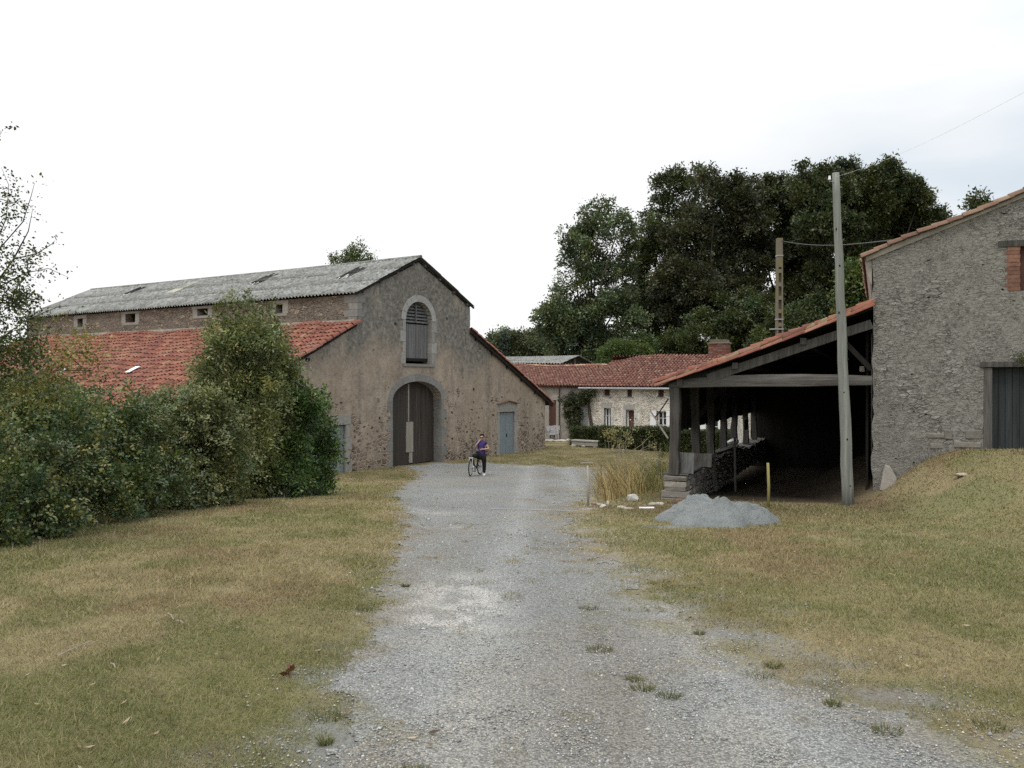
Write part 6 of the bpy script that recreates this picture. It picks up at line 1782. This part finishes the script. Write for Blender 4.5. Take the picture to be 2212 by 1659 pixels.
def build_wall_weeds(dl, dtop):
    rs = np.random.RandomState(401)
    p = FR.w(dl + 1.0, .05, dtop + .1); o = thing("wall_weeds", "green weeds sprouting on the lintel over the slate-black door", "weeds", p)
    B = [(*FR.w(dl + .75, .06, dtop + .12), .13), (*FR.w(dl + 1.0, .08, dtop + .22), .20), (*FR.w(dl + 1.35, .08, dtop + .2), .22), (*FR.w(dl + 1.1, .06, dtop + .45), .13)]
    leaves("foliage", o, blob_twigs(B, 260, rs, .1, .5, .3, .3), 5, .04, [(.075, .10, .04), (.10, .12, .055)], (1, 1), M['leaf'], rs, 2, .3, .5)

# ------------------------------------------------------------------ cyclist
def skin(name, verts, edges, radii, mat, parent, root=0, sub=2, loc=Vector((0, 0, 0))):
    me = bpy.data.meshes.new(name)
    L = wloc(parent) if parent is not None else Vector((0, 0, 0))
    me.from_pydata([tuple(Vector(v) + loc - L) for v in verts], edges, []); me.update()
    o = bpy.data.objects.new(name, me); COL.objects.link(o)
    if parent is not None: o.parent = parent
    m = o.modifiers.new("skin", 'SKIN'); m.use_smooth_shade = True
    sv = me.skin_vertices[0].data if me.skin_vertices else None
    if sv is None:
        bpy.context.view_layer.objects.active = o
        bm = bmesh.new(); bm.from_mesh(me); bm.verts.layers.skin.verify(); bm.to_mesh(me); bm.free(); sv = me.skin_vertices[0].data
    for i, r in enumerate(radii):
        sv[i].radius = (r, r) if not hasattr(r, '__len__') else r; sv[i].use_root = (i == root)
    s = o.modifiers.new("sub", 'SUBSURF'); s.levels = sub; s.render_levels = sub
    me.materials.append(mat)
    return o

def build_cyclist():
    foot = pg(1008 + 38, 1028)               # the standing foot
    base = Vector((foot.x - .235, foot.y, foot.z))
    up = Vector((0, 0, 1))
    fab = lambda n, c: m_simple(n, c, .15, 14, .85)
    M['skin'] = m_simple("skin", (.42, .27, .20), .05, 10, .6); M['purple'] = fab("purple_cotton", (.045, .03, .13)); M['black'] = fab("black_jersey", (.012, .012, .014)); M['hair'] = fab("dark_hair", (.035, .018, .014)); M['rubber'] = fab("tyre_rubber", (.018, .018, .018))
    M['shoe'] = fab("white_canvas", (.62, .62, .62)); M['lens'] = m_glass("dark_lens", (.01, .01, .01)); M['silver'] = m_simple("silver_paint", (.40, .41, .42), .1, 9, .35, spec=.5); M['frame'] = m_simple("dark_frame_paint", (.03, .032, .04), .1, 9, .3, spec=.5)
    # ---- person
    p = thing("person", "person in purple top and black leggings straddling a bicycle, one hand raised to the face", "person", base)
    V, E, R = [], [], []
    def v(co, r, par=None):
        V.append(Vector(co)); R.append(r)
        if par is not None: E.append((par, len(V) - 1))
        return len(V) - 1
    pel = v((.14, 0, .86), (.15, .12)); wst = v((.12, 0, 1.02), (.135, .105), pel); chs = v((.11, -.01, 1.20), (.15, .11), wst); nb = v((.12, 0, 1.335), (.075, .065), chs)
    nk = v((.13, -.01, 1.395), .05, nb); hd0 = v((.137, -.03, 1.455), (.066, .075), nk); hd1 = v((.142, -.025, 1.53), (.076, .09), hd0); hd2 = v((.146, -.01, 1.59), (.058, .07), hd1)
    v((.135, -.125, 1.50), .013, hd1)       # nose
    v((.224, -.01, 1.505), .012, hd1); v((.060, -.02, 1.505), .012, hd1)   # ears
    def hand(w, d, side, par, curl):
        d = Vector(d).normalized(); s = Vector(side).normalized(); n = d.cross(s).normalized()
        pm = v(w + d * .045, (.034, .018), par)
        for k, L in enumerate((.062, .070, .066, .052)):
            o = s * (.028 - .019 * k); a = v(w + d * .085 + o, .0095, pm); b = v(w + d * (.085 + L * .55) + o + n * curl * .018, .0085, a); v(w + d * (.085 + L * .9) + o + n * curl * .045, .0075, b)
        a = v(w + d * .04 + s * .045, .011, pm); v(w + d * .072 + s * .062 + n * curl * .015, .009, a)
    # arm raised to the face (picture left)
    s1 = v((-.02, -.01, 1.33), .058, nb); e1 = v((-.10, -.10, 1.13), .043, s1); f1 = v((-.05, -.20, 1.27), .036, e1); w1 = v((.035, -.19, 1.385), .027, f1)
    hand(V[w1], (.055, .05, .06), (0.4, -.2, .6), w1, .9)
    # arm across the belly (picture right)
    s2 = v((.27, 0, 1.32), .058, nb); e2 = v((.415, -.02, 1.08), .043, s2); f2 = v((.30, -.15, 1.075), .036, e2); w2 = v((.20, -.20, 1.07), .027, f2)
    hand(V[w2], (-.1, -.02, -.01), (0, -.1, 1), w2, .8)
    # legs
    h2 = v((.215, 0, .80), .098, pel); k2 = v((.235, -.03, .46), .062, h2); c2 = v((.232, .01, .30), .056, k2); a2 = v((.235, .015, .09), .036, c2); v((.235, -.10, .035), .035, a2)
    h1 = v((.045, -.03, .83), .098, pel); k1 = v((-.255, -.24, .80), .064, h1); c1 = v((-.22, -.16, .62), .056, k1); a1 = v((-.17, -.09, .43), .036, c1); v((-.20, -.20, .375), .033, a1)
    skin("body", V, E, R, M['skin'], p, 0, 2, base)
    # clothes over the same joints
    def chain(name, pts, rad, mat, edges=None, sub=2): return skin(name, [Vector(q) for q in pts], edges or [(i, i + 1) for i in range(len(pts) - 1)], rad, mat, p, 0, sub, base)
    chain("top", [(.14, 0, .74), (.125, 0, .99), (.112, -.01, 1.20), (.12, 0, 1.33), (.27, 0, 1.325), (.335, -.008, 1.22), (-.02, -.01, 1.335), (-.06, -.055, 1.24)],
          [(.235, .18), (.215, .17), (.225, .165), (.115, .09), .088, .074, .088, .074], M['purple'], [(0, 1), (1, 2), (2, 3), (3, 4), (4, 5), (3, 6), (6, 7)])
    chain("leggings", [(.14, 0, .83), (.215, 0, .78), (.235, -.03, .46), (.232, .01, .30), (.235, .015, .10), (.045, -.03, .82), (-.255, -.24, .80), (-.22, -.16, .62), (-.172, -.092, .45)],
          [(.20, .155), .130, .085, .078, .050, .130, .088, .076, .050], M['black'], [(0, 1), (1, 2), (2, 3), (3, 4), (0, 5), (5, 6), (6, 7), (7, 8)])
    chain("shoe", [(.235, .04, .045), (.235, -.06, .048), (.235, -.17, .036)], [(.055, .055), (.060, .055), (.054, .04)], M['shoe'])
    chain("shoe", [(-.165, -.06, .40), (-.19, -.16, .375), (-.215, -.26, .345)], [(.040, .045), (.044, .042), (.040, .03)], M['shoe'])
    chain("hair", [(.145, .045, 1.60), (.142, .07, 1.53), (.14, .065, 1.45), (.146, -.02, 1.615), (.215, .0, 1.56), (.07, -.01, 1.56)], [(.085, .08), (.09, .06), (.06, .05), (.088, .07), (.025, .05), (.025, .05)], M['hair'], [(0, 1), (1, 2), (0, 3), (0, 4), (0, 5)])
    m = MB()
    for x in (-.038, .038): m.rock(base + Vector((.138 + x, -.112, 1.532)), (.034, .012, .026), 3)
    m.tube([base + Vector((.065, -.0, 1.54)), base + Vector((.07, -.10, 1.535)), base + Vector((.138, -.122, 1.54)), base + Vector((.21, -.10, 1.535)), base + Vector((.222, .0, 1.54))], .006, 5)
    m.build("sunglasses", M['lens'], p, smooth=True)
    # ---- bicycle
    r0 = base + Vector((.06, .42, 0)); f0 = base + Vector((-.285, -.60, 0)); 
    r0.z = gh(r0.x, r0.y) + .02; f0.z = gh(f0.x, f0.y) + .02
    bk = thing("bicycle", "dark bicycle with silver front fork, held upright between the person's legs", "bicycle", (r0 + f0) / 2)
    ax = (f0 - r0); ax.z = 0; ax.normalize(); sd = ax.cross(up).normalized(); R_ = .33
    rh, fh = r0 + up * R_, f0 + up * R_
    fsd = (sd + ax * .16).normalized()
    for hub, s_ in ((rh, sd), (fh, fsd)):
        m = MB(); m.ring(hub, s_, R_ - .022, .024, 32, 8); wv = m.build("wheel", M['rubber'], bk, smooth=True)
        m = MB(); m.ring(hub, s_, R_ - .052, .012, 32, 6); m.build("rim", M['silver'], wv, smooth=True)
        m = MB(); e1_ = s_.cross(up).normalized()
        for k in range(16):
            a = 2 * math.pi * k / 16; m.tube([hub + s_ * (.02 if k % 2 else -.02), hub + (e1_ * math.cos(a) + up * math.sin(a)) * (R_ - .05)], .0022, 4)
        m.tube([hub - s_ * .05, hub + s_ * .05], .022, 8); m.build("spokes", M['steel'], wv)
    bb = rh.lerp(fh, .40); bb.z = r0.z + .29
    ht = fh - ax * .17 + up * .52; hb = fh - ax * .10 + up * .36; st = bb - ax * .13 + up * .44
    m = MB(); m.tube([bb, hb], .022, 8); m.tube([bb, st], .018, 8); m.tube([st, ht], .018, 8); m.tube([ht, hb], .024, 8)
    for k in (-1, 1): m.tube([rh + sd * .06 * k, bb + sd * .025 * k], .010, 6); m.tube([rh + sd * .06 * k, st + sd * .02 * k], .009, 6)
    m.build("frame", M['frame'], bk, smooth=True)
    m = MB(); cr = fh - ax * .075 + up * .37
    for k in (-1, 1): m.tube([fh + fsd * .065 * k, cr + fsd * .065 * k], [.016, .020], 8)
    m.beam(cr - fsd * .085 + up * .01, cr + fsd * .085 + up * .01, .05, .05); m.tube([cr, hb], .022, 8); m.build("fork", M['silver'], bk)
    gp = ht + up * .14 - ax * .02
    m = MB(); m.tube([ht - up * .02, gp], .016, 8); m.tube([gp, gp + ax * .08 + up * .02], .018, 8); gp = gp + ax * .08 + up * .02
    m.tube([gp - fsd * .30 + up * .02 - ax * .05, gp - fsd * .12, gp + fsd * .12, gp + fsd * .30 + up * .02 - ax * .05], .013, 8); hbar = m.build("handlebar", M['frame'], bk)
    for k in (-1, 1):
        m = MB(); q = gp + fsd * .30 * k + up * .02 - ax * .05; m.tube([q - fsd * .10 * k + ax * .016, q + fsd * .02 * k - ax * .004], .019, 8); m.build("grip", M['rubber'], hbar)
        m = MB(); m.tube([q - fsd * .12 * k + ax * .03, q + ax * .06 - up * .02], .007, 6); m.build("brake_lever", M['silver'], hbar)
    m = MB(); m.tube([st, st - ax * .04 + up * .16], .014, 8); sp = st - ax * .04 + up * .17
    m.build("seat_post", M['steel'], bk)
    m = MB(); m.add([sp - ax * .14 + sd * .08, sp - ax * .14 - sd * .08, sp + ax * .03 - sd * .03, sp + ax * .14 - sd * .015, sp + ax * .14 + sd * .015, sp + ax * .03 + sd * .03] + [q + up * .05 for q in (sp - ax * .14 + sd * .07, sp - ax * .14 - sd * .07, sp + ax * .03 - sd * .025, sp + ax * .14 - sd * .012, sp + ax * .14 + sd * .012, sp + ax * .03 + sd * .025)],
                  [(5, 4, 3, 2, 1, 0), (6, 7, 8, 9, 10, 11)] + [(i, (i + 1) % 6, 6 + (i + 1) % 6, 6 + i) for i in range(6)]); m.build("saddle", M['black'], bk, bevel=.015)
    m = MB(); m.ring(bb + sd * .05, sd, .085, .008, 24, 6); m.tube([bb - sd * .07, bb + sd * .07], .014, 8); ch = m.build("chainring", M['steel'], bk)
    cd = (up * .8 + ax * .6).normalized()
    for k in (-1, 1):
        m = MB(); q = bb + sd * .075 * k; e = q + cd * .165 * (-k); m.tube([q, e], .011, 6); cr_ = m.build("crank", M['steel'], bk)
        m = MB(); m.box(e - Vector((.05, .04, .012)) + sd * .05 * k, e + Vector((.05, .04, .012)) + sd * .05 * k); m.build("pedal", M['rubber'], cr_)

# ------------------------------------------------------------------ build everything
build_ground()
build_barn()
_h, _dl, _dt = build_stone_house()
_sh, _T0, _zc, _zb = build_shed()
_f, _ze = build_farmhouse()
build_wing(_ze)
build_hangar()
build_trees()
build_hedge()
build_yard()
lean_boards(_T0, _zc)
build_wall_weeds(_dl, _dt)
build_poles()
build_cyclist()
build_gravel()
build_turf()
build_litter()
